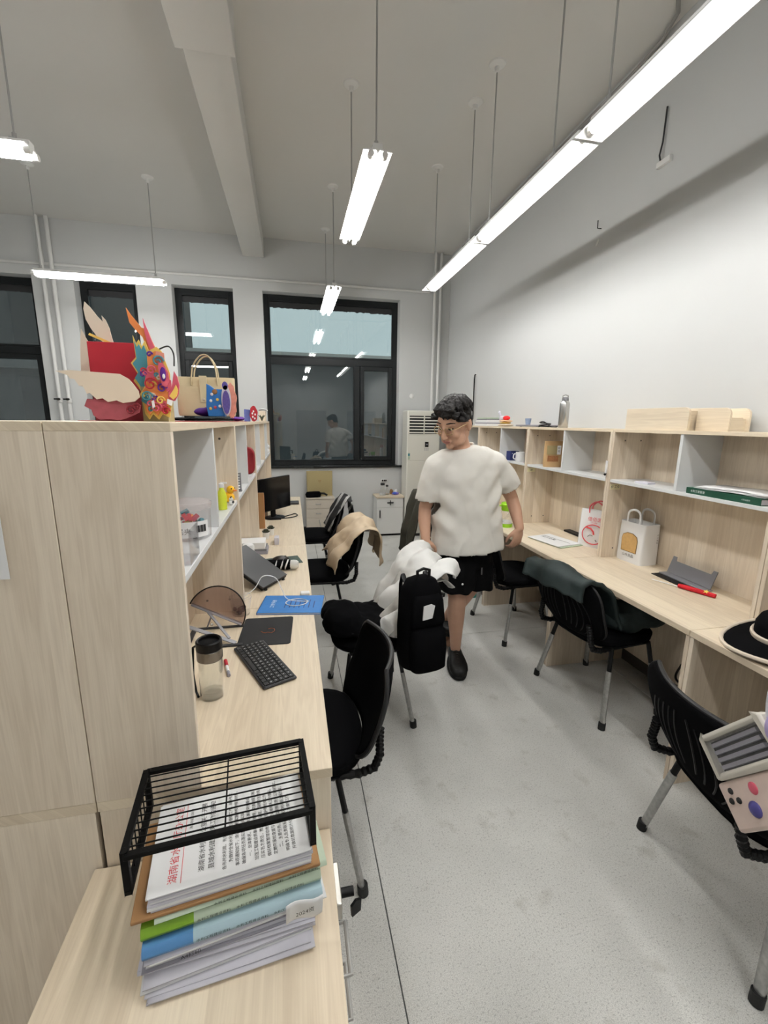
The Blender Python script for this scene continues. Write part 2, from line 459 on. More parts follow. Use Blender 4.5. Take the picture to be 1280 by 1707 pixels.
# small fittings on the right and back walls
jb = thing('junction_box', 'small white wall box with a loose wire under the right lamp row', 'wall box', (XR, 2.56, 3.13))
B().box(-.022, 0, -.05, .05, -.016, .016).build('cover', WHITEMETAL, jb, bevel=.003)
B().tube([(-.012,.03,.016),(-.02,.035,.05),(-.012,.03,.12),(-.01,.03,.30)], .005, 6).build('wire', DARKGREY, jb)
wk = thing('wall_wire', 'stub of black wire sticking out of the right wall above the thermos bottle', 'wire', (XR, 3.1, 2.98))
B().tube([(0,0,0),(-.03,0,.0),(-.032,0,.05)], .004, 6).build('wire', DARKGREY, wk)
B().tube([(0,.04,-.1),(-.012,.0,-.07)], .006, 6).build('clip', WHITEMETAL, wk)
bw = thing('wall_cable', 'black cable hanging from a hole in the wall above the man', 'cable', (XR, 5.2, 2.0))
B().tube([(0,0,.18),(-.02,0,.175),(-.024,0,.12),(-.02,.005,-.1),(-.02,0,-.35)], .008, 6).build('cable', BLACKP, bw)
B().lathe([(.022,0),(.016,.006)], (0,0,0), 12, Matrix.Translation((-.001,0,.18)) @ Matrix.Rotation(-PI/2,4,'Y')).build('grommet', WHITEMETAL, bw)
ol = thing('socket_outlet', 'dark socket low on the back wall above the white cabinet', 'socket', (1.31, YB, .762))
B().box(-.045,.045,-.012,0,-.022,.022).build('plate', WHITEMETAL, ol, bevel=.003)
for x in (-.024, .002, .026): B().box(x-.009,x+.009,-.016,-.012,-.013,.013).build('socket_hole', BLACKP, ol)
dt = thing('wall_button', 'small round white button on the back wall right of the big window', 'wall button', (1.70, YB, 1.97))
B().lathe([(.035,0),(.035,.008),(.022,.016),(.0,.017)], (0,0,0), 16, Matrix.Rotation(PI/2,4,'X')).build('button_cap', WHITEMETAL, dt)

# ------------------------------------------------------------------ outside the windows
CONC = mat('concrete_parapet', (.40,.38,.35), .9, noise_amt=.15, noise_scale=2)
DARKWALL = mat('dark_facade', (.055,.058,.06), .9, noise_amt=.2, noise_scale=1)
nb = thing('neighbour_building', 'low grey building with a pale roof parapet seen through the windows', 'building', (4, 17, 0))
B().box(-8.2, 14, 0, 6, -12, 3.66).build('wall', DARKWALL, nb)
B().box(-8.3, 14, -.2, 6, 3.66, 4.02).build('parapet', CONC, nb)
B().tube([(.3,1,4.0),(.3,1,5.6)], .02, 6).build('antenna', DARKGREY, nb)
for i in range(11):
    wv = B().box(-7.6+i*1.9, -6.5+i*1.9, -.03, .0, .2, 2.0).build('far_window', mat('far_window', (.03,.035,.04), .15), nb)
tb = thing('tall_building', 'dark tall building close outside the left windows', 'building', (-10, 15, 0))
B().box(-8, 5.6, 0, 8, -12, 13).build('wall', DARKWALL, tb)
B().box(-8, 5.7, -.25, 0, 3.0, 3.35).build('ledge', mat('pale_ledge', (.10,.10,.10), .9), tb)
for i in range(9):
    for j in range(4):
        B().box(-7.4+i*1.4, -6.7+i*1.4, -.03, 0, -1.5+j*2.6, .2+j*2.6).build('far_window', mat('far_window_dark', (.02,.022,.025), .2), tb)

# ------------------------------------------------------------------ lamps
TUBE = mat('fluorescent_tube', (.9,.9,.9), .4, emit=(1.0,.992,.972), emit_s=TUBE_STRENGTH)
REFL = mat('reflector_white', (.86,.86,.85), .45)
def lamp(label, x0, x1, y, z, along_y=False, rods=(.2, .8), hood=False):
    """trough lamp hung from two rods; built along local x from its centre"""
    cx, cy = ((x0+x1)/2, y) if not along_y else (y, (x0+x1)/2)
    ln = abs(x1-x0)
    t = thing('pendant_lamp', label, 'ceiling lamp', (cx, cy, z), PI/2 if along_y else 0, group='hanging fluorescent lamps')
    h = ln/2
    if hood:
        b = B()
        prof = [(-.072, 0), (-.028, .044), (.028, .044), (.072, 0), (.069, 0), (.026, .0405), (-.026, .0405), (-.069, 0)]
        b.loft([[(x, p, q) for p, q in prof] for x in (-h, h)]); b.build('reflector', REFL, t, smooth=20)
        B().box(-h+.03, h-.03, -.02, .02, .044, .068).build('gear_tray', WHITEMETAL, t, bevel=.004)
        for s in (-1, 1):
            B().cyl((s*(h-.03), 0, .024), (s*(h-.005), 0, .024), .016, n=12).box(s*(h-.02)-.008, s*(h-.02)+.008, -.02, .02, .02, .042).build('end_socket', WHITEMETAL, t)
            B().prism([(-.07,0),(.07,0),(.028,.043),(-.028,.043)], 0, .002, Matrix(((0,0,1,s*h),(1,0,0,0),(0,1,0,0),(0,0,0,1)))).build('end_plate', WHITEMETAL, t, smooth=0)
        B().cyl((-h+.03, 0, .024), (h-.03, 0, .024), .013, n=12).build('tube', TUBE, t)
    else:
        # open batten: slim tray with a tube on either side
        B().prism([(-.024,.068),(.024,.068),(.024,.046),(.074,.036),(.074,.033),(.01,.038),(0,.02),(-.01,.038),(-.074,.033),(-.074,.036),(-.024,.046)], -h+.01, h-.01, Matrix(((0,0,1,0),(1,0,0,0),(0,1,0,0),(0,0,0,1)))).build('gear_tray', WHITEMETAL, t, smooth=20)
        for s in (-1, 1):
            for q in (-1, 1):
                B().cyl((s*(h-.03), q*.036, .016), (s*h, q*.036, .016), .016, n=12).build('end_socket', WHITEMETAL, t)
        for q in (-1, 1):
            B().cyl((-h+.03, q*.036, .016), (h-.03, q*.036, .016), .014, n=12).build('tube', TUBE, t)
    for r in rods:
        xr = -h + r*ln
        q = B().cyl((xr, 0, .085), (xr, 0, HC-z-.03), .0048, n=8).build('rod', STEEL, t)
        B().lathe([(.055,0),(.05,-.008),(.03,-.014),(.016,-.02),(.014,-.045),(.008,-.05)], (xr, 0, HC-z-.0005), 18).build('canopy', WHITEMETAL, q)
        B().box(xr-.016, xr+.016, -.024, .024, .068, .074).cyl((xr,0,.072),(xr,0,.10),.011,n=8).build('clamp', STEEL, q)
    return t
ZL = 2.865
lamp('farthest lamp of the long row along the right wall', 3.27, 4.45, 1.36, ZL, True, (.15, .86), hood=True)
lamp('second lamp from the far end of the right hand row', 2.07, 3.25, 1.36, ZL, True, (.23, .87), hood=True)
lamp('nearest visible lamp of the right hand row at the top right corner', .87, 2.05, 1.36, ZL, True, (.2, .9), hood=True)
lamp('lamp of the right hand row straight above the camera', -.33, .85, 1.36, ZL, True, hood=True)
lamp('near lamp of the middle row hanging in the centre of the room', 2.47, 3.62, .47, 2.905, True, (.05, .87))
lamp('far lamp of the middle row hanging in front of the wide window', 4.78, 5.93, .47, 2.905, True, (.04, .9))
lamp('middle row lamp above the camera', .15, 1.3, .47, 2.905, True)
lamp('middle row lamp behind the camera', -2.1, -.95, .47, 2.905, True)
lamp('lamp hanging crosswise in front of the left windows', -2.33, -1.17, 5.06, 2.91, False, (.06, .92))
lamp('lamp hanging crosswise at the left edge of the picture', -2.40, -1.235, 2.86, 2.90, False, (.06, .93))
lamp('crosswise lamp on the left just above the camera', -2.40, -1.235, .7, 2.90, False)
# ------------------------------------------------------------------ desks and hutches
def desk(label, x0, x1, y0, y1, front, seamgap=.0015):
    """front = +1: open side faces +x, -1: faces -x"""
    t = thing('desk', label, 'desk', ((x0+x1)/2, (y0+y1)/2, 0), group='workstation desks')
    hx, hy = (x1-x0)/2, (y1-y0)/2 - seamgap
    B().box(-hx, hx, -hy, hy, .723, .75).build('desktop', WOODY, t, bevel=.0015)
    fx = hx if front > 0 else -hx
    for s in (-1, 1):
        yy = s*hy
        B().box(-hx+.004, hx-.004, min(yy, yy-s*.018), max(yy, yy-s*.018), 0, .723).build('side_panel', WOODZ, t, bevel=.001)
    bx = -hx+.06 if front > 0 else hx-.06
    B().box(bx-.008, bx+.008, -hy+.018, hy-.018, .12, .723).build('modesty_panel', WOODZ, t)
    return t
def hutch(label, xf, xb, y0, y1, ztop, zshelf=1.263):
    """shelf unit standing on a desk; xf open front, xb back"""
    t = thing('desk_hutch', label, 'shelf', ((xf+xb)/2, (y0+y1)/2, .75), group='desk shelf units')
    hx = abs(xf-xb)/2; hy = (y1-y0)/2-.001; s = 1 if xf > xb else -1      # front direction
    zt = ztop-.75; zs = zshelf-.75; th = .018
    B().box(-hx, hx, -hy, hy, zt-th, zt).build('top_board', WOODY, t, bevel=.001)
    for q in (-1, 1):
        a = q*hy
        p = B().box(-hx, hx, min(a, a-q*th), max(a, a-q*th), 0, zt-th).build('side_panel', WOODZ, t, bevel=.001)
        for (dx, dz) in ((-.4, .06), (.45, .06), (-.4, zt-.07), (.45, zt-.07)):
            B().cyl((dx*hx, a-q*(th-.0002), dz), (dx*hx, a-q*(th+.0008), dz), .005, n=8).build('screw_cap', SKIRT, p)
    xb_ = -s*hx
    B().box(min(xb_, xb_+s*.012), max(xb_, xb_+s*.012), -hy+th, hy-th, 0, zt-th).build('back_panel', WOODZ, t)
    ins = s*.012
    sx0, sx1 = sorted((xb_+ins, s*(hx-.004)))
    B().box(sx0, sx1, -hy+th, hy-th, zs-th, zs).build('shelf_board', MELA, t, bevel=.001)
    B().box(sx0, sx1, -th/2, th/2, zs, zt-th).build('divider', MELA, t, bevel=.001)
    return t
RX0, RHX = 1.63, 1.955
RY = [.41, 1.412, 2.412, 3.42, 4.425, 5.43]
rn = ['nearest desk of the right row at the right edge', 'right row desk with the white bread bag and red flag on it', 'right row desk with the open booklet and red logo bag', 'right row desk right behind the man', 'farthest desk of the right row next to the air conditioner']
hn = ['nearest shelf unit of the right row at the right edge', 'right shelf unit with the green book, wooden box on top', 'right shelf unit holding the brown kraft pouch', 'right shelf unit holding the navy box, behind the man', 'farthest shelf unit of the right row behind the man\'s head']
for i in range(5):
    desk(rn[i], RX0, XR-.003, RY[i], RY[i+1], -1)
    hutch(hn[i], RHX, XR-.003, RY[i], RY[i+1], 1.574)
LXF, LHX, LBK = .075, -.234, -.458
LY = [.948, 1.972, 3.0, 4.03, 5.06]
ln_ = ['nearest desk of the left row with the black keyboard', 'left row desk with the umbrella and blue booklet', 'left row desk with the black monitor', 'farthest desk of the left row by the window']
lh_ = ['nearest shelf unit of the left row with the tub of clips', 'second left shelf unit with the steel ruler', 'third left shelf unit with the dark red case', 'farthest shelf unit of the left row']
lbn = ['nearest desk of the hidden row backing onto the left row', 'second desk of the hidden row backing onto the left row', 'third desk of the hidden row backing onto the left row', 'farthest desk of the hidden row backing onto the left row']
lbh = ['nearest shelf unit facing away, left half of the tall end panel', 'second shelf unit facing away behind the left row', 'third shelf unit facing away behind the left row', 'farthest shelf unit facing away behind the left row']
for i in range(4):
    desk(ln_[i], LBK+.001, LXF, LY[i], LY[i+1], 1)
    hutch(lh_[i], LHX, LBK+.001, LY[i], LY[i+1], 1.5945)
    desk(lbn[i], 2*LBK-LXF, LBK-.001, LY[i], LY[i+1], -1)
    hutch(lbh[i], 2*LBK-LHX, LBK-.001, LY[i], LY[i+1], 1.5945)

# low pedestal cabinet in the left foreground
ped = thing('pedestal_cabinet', 'low oak drawer cabinet in the left foreground under the paper pile', 'cabinet', (-.206, .735, 0))
B().box(-.265, .255, -.2, .205, .05, .55).build('body', WOODZ, ped)
B().box(-.272, .272, -.208, .21, .55, .575).build('cabinet_top', WOODY, ped, bevel=.0015)
for k, (a, b_) in enumerate(((.055, .30), (.304, .425), (.429, .546))):
    d = B().box(.255, .271, -.2, .205, a, b_).build('drawer', WOODZ, ped, bevel=.001)
    B().tube([(.271,-.05,(a+b_)/2),(.292,-.05,(a+b_)/2),(.292,.05,(a+b_)/2),(.271,.05,(a+b_)/2)], .005, 8).build('handle', STEEL, d)
for sx in (-.22, .22):
    for sy in (-.16, .16): B().cyl((sx,sy,.0),(sx,sy,.05),.02,n=12).build('caster', BLACKP, ped)
lk = B().box(.271, .286, .045, .145, .50, .545).build('lock_plate', mat('brushed_steel', (.55,.54,.50), .35, .8), ped, bevel=.003)
B().cyl((.286,.085,.524),(.316,.085,.524),.010,n=12).build('key', BLACKP, lk)
B().prism([(-.012,-.02),(.012,-.02),(.014,.01),(0,.018),(-.014,.01)], -.003, .003, Matrix.Translation((.318,.06,.512)) @ Matrix.Rotation(PI/2,4,'X') @ Matrix.Rotation(.5,4,'Y')).build('key_fob', BLACKP, lk)
# sheet of paper taped on the end panel
tag(B().box(-.66, -.549, .9455, .9467, 1.29, 1.46).build('notice_sheet', PAPER), 'white sheet taped to the tall end panel at the left edge', 'paper')
# ------------------------------------------------------------------ chairs (built facing local +x)
def sq_ring(cx, cy, z, hx, hy, n=32, e=3.2):
    out = []
    for k in range(n):
        a = 2*PI*k/n; c, s = math.cos(a), math.sin(a)
        out.append((cx+hx*math.copysign(abs(c)**(2/e), c), cy+hy*math.copysign(abs(s)**(2/e), s), z))
    return out
def back_pt(u, v):
    """backrest surface, u -1..1 across, v 0..1 up"""
    w_ = .252*(1-.26*abs(2*v-1)**4.0)
    x = -.235-.10*v-.012*math.sin(v*PI)+.05*u*u
    return Vector((x, u*w_, .478+.312*v))
def make_chair():
    t = thing('visitor_chair', 'x', 'chair')
    B().loft([sq_ring(0,0,.438,.205,.215), sq_ring(0,0,.445,.222,.232), sq_ring(0,0,.468,.226,.236), sq_ring(0,0,.482,.215,.225), sq_ring(0,0,.489,.18,.19), sq_ring(0,0,.491,.10,.10)]).build('seat', BLACKF, t, smooth=50)
    B().loft([sq_ring(0,0,.422,.17,.18), sq_ring(0,0,.430,.212,.222), sq_ring(0,0,.439,.222,.232)]).build('seat_shell', BLACKP, t, smooth=50)
    for sy in (-1, 1):
        for fx, tx in ((-.19, -.115), (.20, .14)):
            top, foot = Vector((tx, sy*.205, .425)), Vector((fx, sy*.27, .018))
            mid = top.lerp(foot, .30)
            lg = B().tube([mid, mid.lerp(foot,.5), foot], .0165, 12, sq=.72).build('leg', CHROME, t)
            B().tube([top, mid.lerp(foot,.06)], .0135, 10, sq=.75).build('leg_socket', BLACKP, lg)
            B().tube([foot+Vector((0,0,.02)), foot+Vector((fx*.02,sy*.002,-.0175))], .0185, 12).build('foot_cap', RUBBER, lg)
    B().tube([(-.115,-.205,.425),(.14,-.205,.425)], .011, 8).tube([(-.115,.205,.425),(.14,.205,.425)], .011, 8).tube([(-.10,-.2,.42),(-.10,.2,.42)], .011, 8).tube([(.11,-.2,.42),(.11,.2,.42)], .011, 8).build('under_frame', BLACKP, t)
    bk = B().grid(lambda a, b_: back_pt(a*2-1, b_), 20, 14).build('backrest', BLACKF, t, solid=.018, smooth=60)
    rim = [back_pt(-1+2*i/20, 0) for i in range(21)] + [back_pt(1, i/14) for i in range(1, 15)] + [back_pt(1-2*i/20, 1) for i in range(1, 21)] + [back_pt(-1, 1-i/14) for i in range(1, 14)]
    B().tube(rim, .0085, 8, closed=True).build('rim', mat('rim_grey', (.022,.022,.023), .45, spec=.3), bk)
    for q in range(5):
        for sy in (-1, 1):
            pts = [back_pt(sy*(.10+.13*q+.05*math.sin(v/8*PI)*(1+q*.4)), .16+.62*v/8-.03*q)+Vector((-.0105, 0, 0)) for v in range(9)]
            B().tube(pts, .0032, 5).build('rib', BLACKP, bk)
    for sy in (-1, 1):
        path = [Vector((-.10, sy*.195, .420)), Vector((-.19, sy*.20, .420)), Vector((-.243, sy*.202, .437)), Vector((-.262, sy*.20, .485)), Vector((-.262, sy*.19, .53)), Vector((-.266, sy*.18, .57))]
        fine = []
        for i in range(len(path)-1):
            for k in range(6): fine.append(path[i].lerp(path[i+1], k/6))
        fine.append(path[-1])
        B().tube(fine, [.0125 if i % 2 else .0160 for i in range(len(fine))], 10, sq=1.0).build('bellows_bracket', BLACKP, t, smooth=25)
    return t
CH = [
 ('nearest left row chair with bare black back half under the desk', (.002, 1.475), 180),
 ('left row chair hung with the black backpack and white cloth', (.40, 2.26), 180),
 ('left row chair with the beige jacket over its back', (.19, 3.30), 178),
 ('far left row chair under the black striped garment', (.17, 4.42), 180),
 ('right row chair with dark green jacket over its back', (1.739, 2.07), 6.6),
 ('nearest right row chair hung with the clear bag', (1.479, .927), -10.6),
 ('right row chair directly beside the man, partly hidden by him', (1.665, 2.98), 2),
 ('far right row chair under the olive brown coat', (1.56, 3.93), -4),
]
ch0 = make_chair(); CHAIRS = []
for i, (lb, p, a) in enumerate(CH):
    o = ch0 if i == 0 else copy_tree(ch0)
    o.location = (p[0], p[1], 0); o.rotation_euler = (0, 0, math.radians(a))
    tag(o, lb, 'chair', 'visitor chairs'); CHAIRS.append(o)

# ------------------------------------------------------------------ garments on chairs
def nz(p, s, a): return noise.noise(Vector(p)*s)*a
def drape(name, label, cat, m, chair, path, y0, y1, amp=.018, hem=.06, seed=0, nu=26, folds=7, thick=.006):
    """cloth laid over a chair back: path of (x, z) across it in chair space"""
    pts = [Vector((x, 0, z)) for x, z in path]
    seg = [0]
    for i in range(1, len(pts)): seg.append(seg[-1]+(pts[i]-pts[i-1]).length)
    L_ = seg[-1]
    def at(d):
        d = min(max(d, 0), L_)
        for i in range(1, len(pts)):
            if d <= seg[i]+1e-9:
                k = (d-seg[i-1])/max(seg[i]-seg[i-1], 1e-6); return pts[i-1].lerp(pts[i], k)
        return pts[-1]
    def fn(a, b_):
        y = y0+(y1-y0)*a
        h0 = noise.noise(Vector((y*9, seed, 0)))*hem; h1 = noise.noise(Vector((y*9, seed+5, 0)))*hem
        d = max(0, h0)+(L_-max(0, h0)-max(0, h1))*b_
        p = at(d); t_ = at(d+.02)-at(d-.02)
        n = Vector((t_.z, 0, -t_.x)); n = n.normalized() if n.length > 1e-6 else Vector((0,0,1))
        if n.z < 0 and abs(n.z) > .3: n = -n
        edge = abs(b_-.5)*2
        off = math.sin(y*folds*2*PI+edge*2.2+seed)*amp*(.35+.65*edge) + nz((p.x+seed, y*.6, p.z*.6), 9, amp*1.1) + nz((p.x-seed, y, p.z), 24, amp*.3)
        return (p.x+n.x*off, y+nz((p.z, p.x+seed, y), 8, .03)*edge, p.z+n.z*off)
    o = B().grid(fn, nu, 44).build(name, m, None, loc=chair.location.copy(), rz=chair.rotation_euler.z, solid=thick, smooth=60)
    return tag(o, label, cat)
WHITECLOTH = mat('white_cloth', (.80,.80,.78), .85, sheen=.2, bump=.1, bump_scale=300)
SILVER = mat('silver_nylon', (.56,.55,.52), .38, .1, noise_amt=.15, noise_scale=12)
BEIGE = mat('beige_nylon', (.60,.475,.33), .6, noise_amt=.12, noise_scale=8)
GREENJ = mat('dark_green_fabric', (.012,.022,.022), .7, noise_amt=.3, noise_scale=15)
OLIVE = mat('olive_fabric', (.032,.029,.018), .85, noise_amt=.3, noise_scale=10)
STRIPE = None
def stripe_mat():
    m = bpy.data.materials.new('black_white_stripe'); m.use_nodes = True; nt = m.node_tree; N = nt.nodes
    p = N['Principled BSDF']; p.inputs['Roughness'].default_value = .9
    tc = N.new('ShaderNodeTexCoord'); mp = N.new('ShaderNodeMapping'); mp.inputs['Rotation'].default_value = (.2, .5, .3)
    w_ = N.new('ShaderNodeTexWave'); w_.inputs['Scale'].default_value = 4.5; w_.inputs['Distortion'].default_value = 2.5; w_.inputs['Detail'].default_value = 1
    r = N.new('ShaderNodeValToRGB'); r.color_ramp.elements[0].position = .70; r.color_ramp.elements[1].position = .78
    r.color_ramp.elements[0].color = (.010,.010,.011,1); r.color_ramp.elements[1].color = (.45,.45,.44,1)
    nt.links.new(tc.outputs['Object'], mp.inputs[0]); nt.links.new(mp.outputs[0], w_.inputs['Vector']); nt.links.new(w_.outputs['Fac'], r.inputs[0]); nt.links.new(r.outputs[0], p.inputs['Base Color'])
    return m
# white cloth and silver padded jacket on the second left chair
drape('silver_jacket', 'crumpled silver grey nylon jacket under the white cloth on a chair', 'jacket', SILVER, CHAIRS[1],
      [(-.02,.50),(-.10,.60),(-.20,.74),(-.30,.815),(-.36,.82),(-.40,.76)], -.20, .24, .022, .07, 3, folds=5)
drape('white_cloth', 'white cloth heaped over the chair back above the backpack', 'cloth', WHITECLOTH, CHAIRS[1],
      [(-.05,.52),(-.11,.62),(-.19,.75),(-.27,.835),(-.34,.87),(-.39,.855),(-.415,.81)], -.22, .30, .034, .09, 1, folds=4.6)
# beige jacket on the third left chair
drape('beige_jacket', 'beige nylon jacket thrown over the back of a left row chair', 'jacket', BEIGE, CHAIRS[2],
      [(-.05,.56),(-.12,.66),(-.20,.76),(-.28,.835),(-.345,.86),(-.40,.835),(-.435,.76),(-.445,.68),(-.44,.58)], -.28, .33, .028, .08, 8, folds=3.3)
drape('striped_garment', 'black garment with white stripes over the far left chair', 'jacket', stripe_mat(), CHAIRS[3],
      [(-.16,.52),(-.22,.70),(-.28,.80),(-.34,.86),(-.40,.82),(-.43,.62),(-.42,.36)], -.26, .26, .02, .08, 4, folds=4)
drape('green_jacket', 'dark green padded jacket over the back of a right row chair', 'jacket', GREENJ, CHAIRS[4],
      [(-.05,.53),(-.10,.62),(-.17,.72),(-.24,.80),(-.30,.825),(-.35,.80),(-.372,.72)], -.21, .25, .02, .05, 6, folds=3, thick=.02)
drape('olive_coat', 'olive brown coat hung over the far right chair beside the man', 'coat', OLIVE, CHAIRS[7],
      [(-.17,.52),(-.24,.70),(-.29,.86),(-.34,.95),(-.385,.93),(-.43,.78),(-.50,.55),(-.53,.34)], -.27, .27, .02, .10, 2, folds=4)
# dark bundle on the seat of the green-jacket chair
def bundle(name, label, cat, m, loc, rz, blobs, vox=.012, amp=.012, seed=0):
    b = B()
    for c, r in blobs: b.ell(c, r, 18, 12)
    me = fuse(b, name, vox, 3, lambda co: nz((co.x+seed, co.y, co.z), 13, amp)+nz((co.x, co.y+seed, co.z), 30, amp*.5))
    return tag(link(name, me, m, None, loc, rz, smooth=180), label, cat)
bundle('green_bundle', 'dark green bundled jacket on the seat between two right row chairs', 'jacket', GREENJ, CHAIRS[4].location, CHAIRS[4].rotation_euler.z,
       [((.03,-.13,.56),(.15,.11,.085)), ((.12,-.18,.60),(.12,.10,.10)), ((.02,.05,.545),(.15,.12,.06)), ((.16,-.10,.545),(.10,.10,.06))], seed=3)
bundle('black_bundle', 'black coat bundled on the seat of the backpack chair', 'coat', BLACKF, CHAIRS[1].location, CHAIRS[1].rotation_euler.z,
       [((.08,.04,.535),(.17,.19,.06)), ((.17,.12,.58),(.10,.12,.095)), ((-.04,.0,.53),(.17,.18,.05)), ((.19,-.05,.545),(.08,.13,.06))], seed=5)

# backpack hung at the near corner of the second left chair
bp = thing('backpack', 'black backpack with a white patch hanging from a chair', 'backpack', (.592, 1.92, .035), math.radians(10))
def pack_ring(z, hx, hy, cy=0): return sq_ring(0, cy, z, hx*.74, hy, 28, 3.0)
B().loft([pack_ring(.375,.11,.05), pack_ring(.39,.135,.07), pack_ring(.45,.145,.082), pack_ring(.58,.148,.085), pack_ring(.70,.142,.08), pack_ring(.78,.125,.07), pack_ring(.825,.095,.055), pack_ring(.84,.05,.03)]).build('pack_body', BLACKF, bp, smooth=60)
B().loft([pack_ring(.395,.10,.03,-.085), pack_ring(.41,.122,.04,-.09), pack_ring(.52,.125,.045,-.09), pack_ring(.60,.118,.036,-.085), pack_ring(.615,.09,.02,-.08)]).build('front_pocket', BLACKF, bp, smooth=60)
B().loft([pack_ring(.62,.115,.022,-.075), pack_ring(.64,.12,.03,-.078), pack_ring(.74,.11,.026,-.07), pack_ring(.77,.085,.015,-.06)]).build('upper_pocket', BLACKF, bp, smooth=60)
B().tube([(-.03,-.02,.835),(-.032,-.02,.875),(0,-.02,.885),(.032,-.02,.875),(.03,-.02,.835)], .008, 8).build('top_handle', BLACKP, bp)
B().prism([(-.032,-.035),(.018,-.03),(.03,.03),(.012,.04),(-.028,.034)], -.002, .002, Matrix.Translation((-.01,-.108,.70)) @ Matrix.Rotation(PI/2,4,'X')).build('white_patch', PAPER, bp)
zp = B().tube([(.106,-.03,.47),(.110,-.035,.6),(.098,-.035,.74)], .004, 6).build('zipper', DARKGREY, bp)
B().box(.106,.112,-.036,-.03,.41,.47).build('zipper_pull', STEEL, zp)
for s in (-1, 1):
    B().tube([(s*.06,.05,.80),(s*.062,.08,.83),(s*.065,.095,.78),(s*.07,.09,.55),(s*.08,.07,.42)], .013, 8, sq=.4).build('shoulder_strap', BLACKP, bp)
# ------------------------------------------------------------------ the man
MX, MY = 1.04, 2.50
man = thing('person', 'man in white t-shirt, black shorts and glasses walking between the desks, looking down', 'person', (MX, MY, 0))
SKIN = mat('skin', (.58,.345,.24), .5, noise_amt=.10, noise_scale=14, spec=.35)
TEE = mat('white_tshirt', (.75,.73,.68), .9, spec=.15, bump=.08, bump_scale=500)
SHORTS = mat('black_shorts', (.0045,.0045,.005), .85, spec=.08)
HAIR = mat('black_hair', (.010,.0085,.008), .55, spec=.25, noise_amt=.4, noise_scale=90, bump=.6, bump_scale=130)
LIP = mat('lips', (.42,.17,.14), .5)
def W(x, y, z): return Vector((x-MX, y-MY, z))
def ering(c, rx, ry, n=24, tilt=0.0, yaw=0.0):
    cy_, sy_ = math.cos(yaw), math.sin(yaw)
    out = []
    for k in range(n):
        a = 2*PI*k/n
        x, y = rx*math.cos(a), ry*math.sin(a)
        x, y = x*cy_-y*sy_, x*sy_+y*cy_
        out.append(Vector((c[0]+x, c[1]+y, c[2]+x*tilt)))
    return out
def limb(b, pts, rs, n=16):
    """tapered closed limb through joints, rounded ends"""
    P = [Vector(p) for p in pts]; fine, rr = [], []
    for i in range(len(P)-1):
        for k in range(8):
            t = k/8
            fine.append(P[i].lerp(P[i+1], t)); rr.append(rs[i]+(rs[i+1]-rs[i])*t)
    fine.append(P[-1]); rr.append(rs[-1])
    b.tube(fine, rr, n)
    for i, p in enumerate(P): b.ell(p, rs[i]*.99, n, 8)
    return b
# head frame: turned to the viewer's left and tipped down
HM = Matrix.Translation(W(.945, 2.495, 1.600)) @ Matrix.Rotation(math.radians(-55), 4, 'Z') @ Matrix.Rotation(math.radians(22), 4, 'X') @ Matrix.Rotation(math.radians(4), 4, 'Y') @ Matrix.Scale(1.10, 4)
def H(x, y, z): return HM @ Vector((x, y, z))
HR = HM.to_3x3()
def hell(b, c, r, nu=18, nv=12): return b.ell(H(*c), r, nu, nv, M=HR)
def add_hand(b, wrist, M3, side, curl=.6, spread=1.0):
    """palm and five fingers; fingers run down local -z, back of the hand to local -y, thumb on local x*side"""
    F = lambda x, y, z: Vector(wrist) + M3 @ Vector((x, y, z))
    b.ell(F(0,0,-.045), (.040,.0165,.052), 16, 10, M=M3)
    b.ell(F(0,.001,-.012), (.030,.019,.035), 14, 8, M=M3)
    b.ell(F(side*.024,.010,-.035), (.018,.016,.030), 12, 8, M=M3)
    lens = (.074, .083, .077, .060)
    for k in range(4):
        x = side*(.030-.020*k); L_ = lens[k]; z = -.086-(.004 if k in (1, 2) else 0)
        pts = [F(x*.95, 0, z+.022)]; ang = .12; p = Vector((x, 0, z))
        pts.append(F(*p))
        for j, fr in enumerate((.44, .32, .24)):
            ang += curl*(.55 if j == 0 else .8)
            d = Vector((x*.15*spread, math.sin(ang), -math.cos(ang)))
            p = p + d.normalized()*L_*fr; pts.append(F(*p))
        limb(b, pts, [.0095, .0095, .0088, .0080, .0068], 10)
    p0 = Vector((side*.030, .006, -.022)); p1 = p0+Vector((side*.022, .010, -.028)); p2 = p1+Vector((side*.006, .012, -.030)); p3 = p2+Vector((-side*.006, .008, -.022))
    limb(b, [F(*p0), F(*p1), F(*p2), F(*p3)], [.014, .0115, .0100, .0080], 10)
body = B()
# trunk
body.loft([ering(W(1.09,2.575,.70),.13,.10), ering(W(1.09,2.575,.80),.165,.115), ering(W(1.088,2.57,.90),.155,.105), ering(W(1.075,2.565,1.05),.15,.10), ering(W(1.06,2.56,1.2),.165,.105), ering(W(1.045,2.555,1.32),.17,.10), ering(W(1.035,2.55,1.40),.13,.085), ering(W(1.02,2.545,1.45),.07,.065)])
limb(body, [W(1.03,2.555,1.40), W(1.0,2.54,1.47), W(.975,2.52,1.535)], [.066,.060,.058], 18)
limb(body, [W(.94,2.55,1.385), W(1.03,2.55,1.40), W(1.17,2.555,1.40)], [.055,.06,.055], 14)
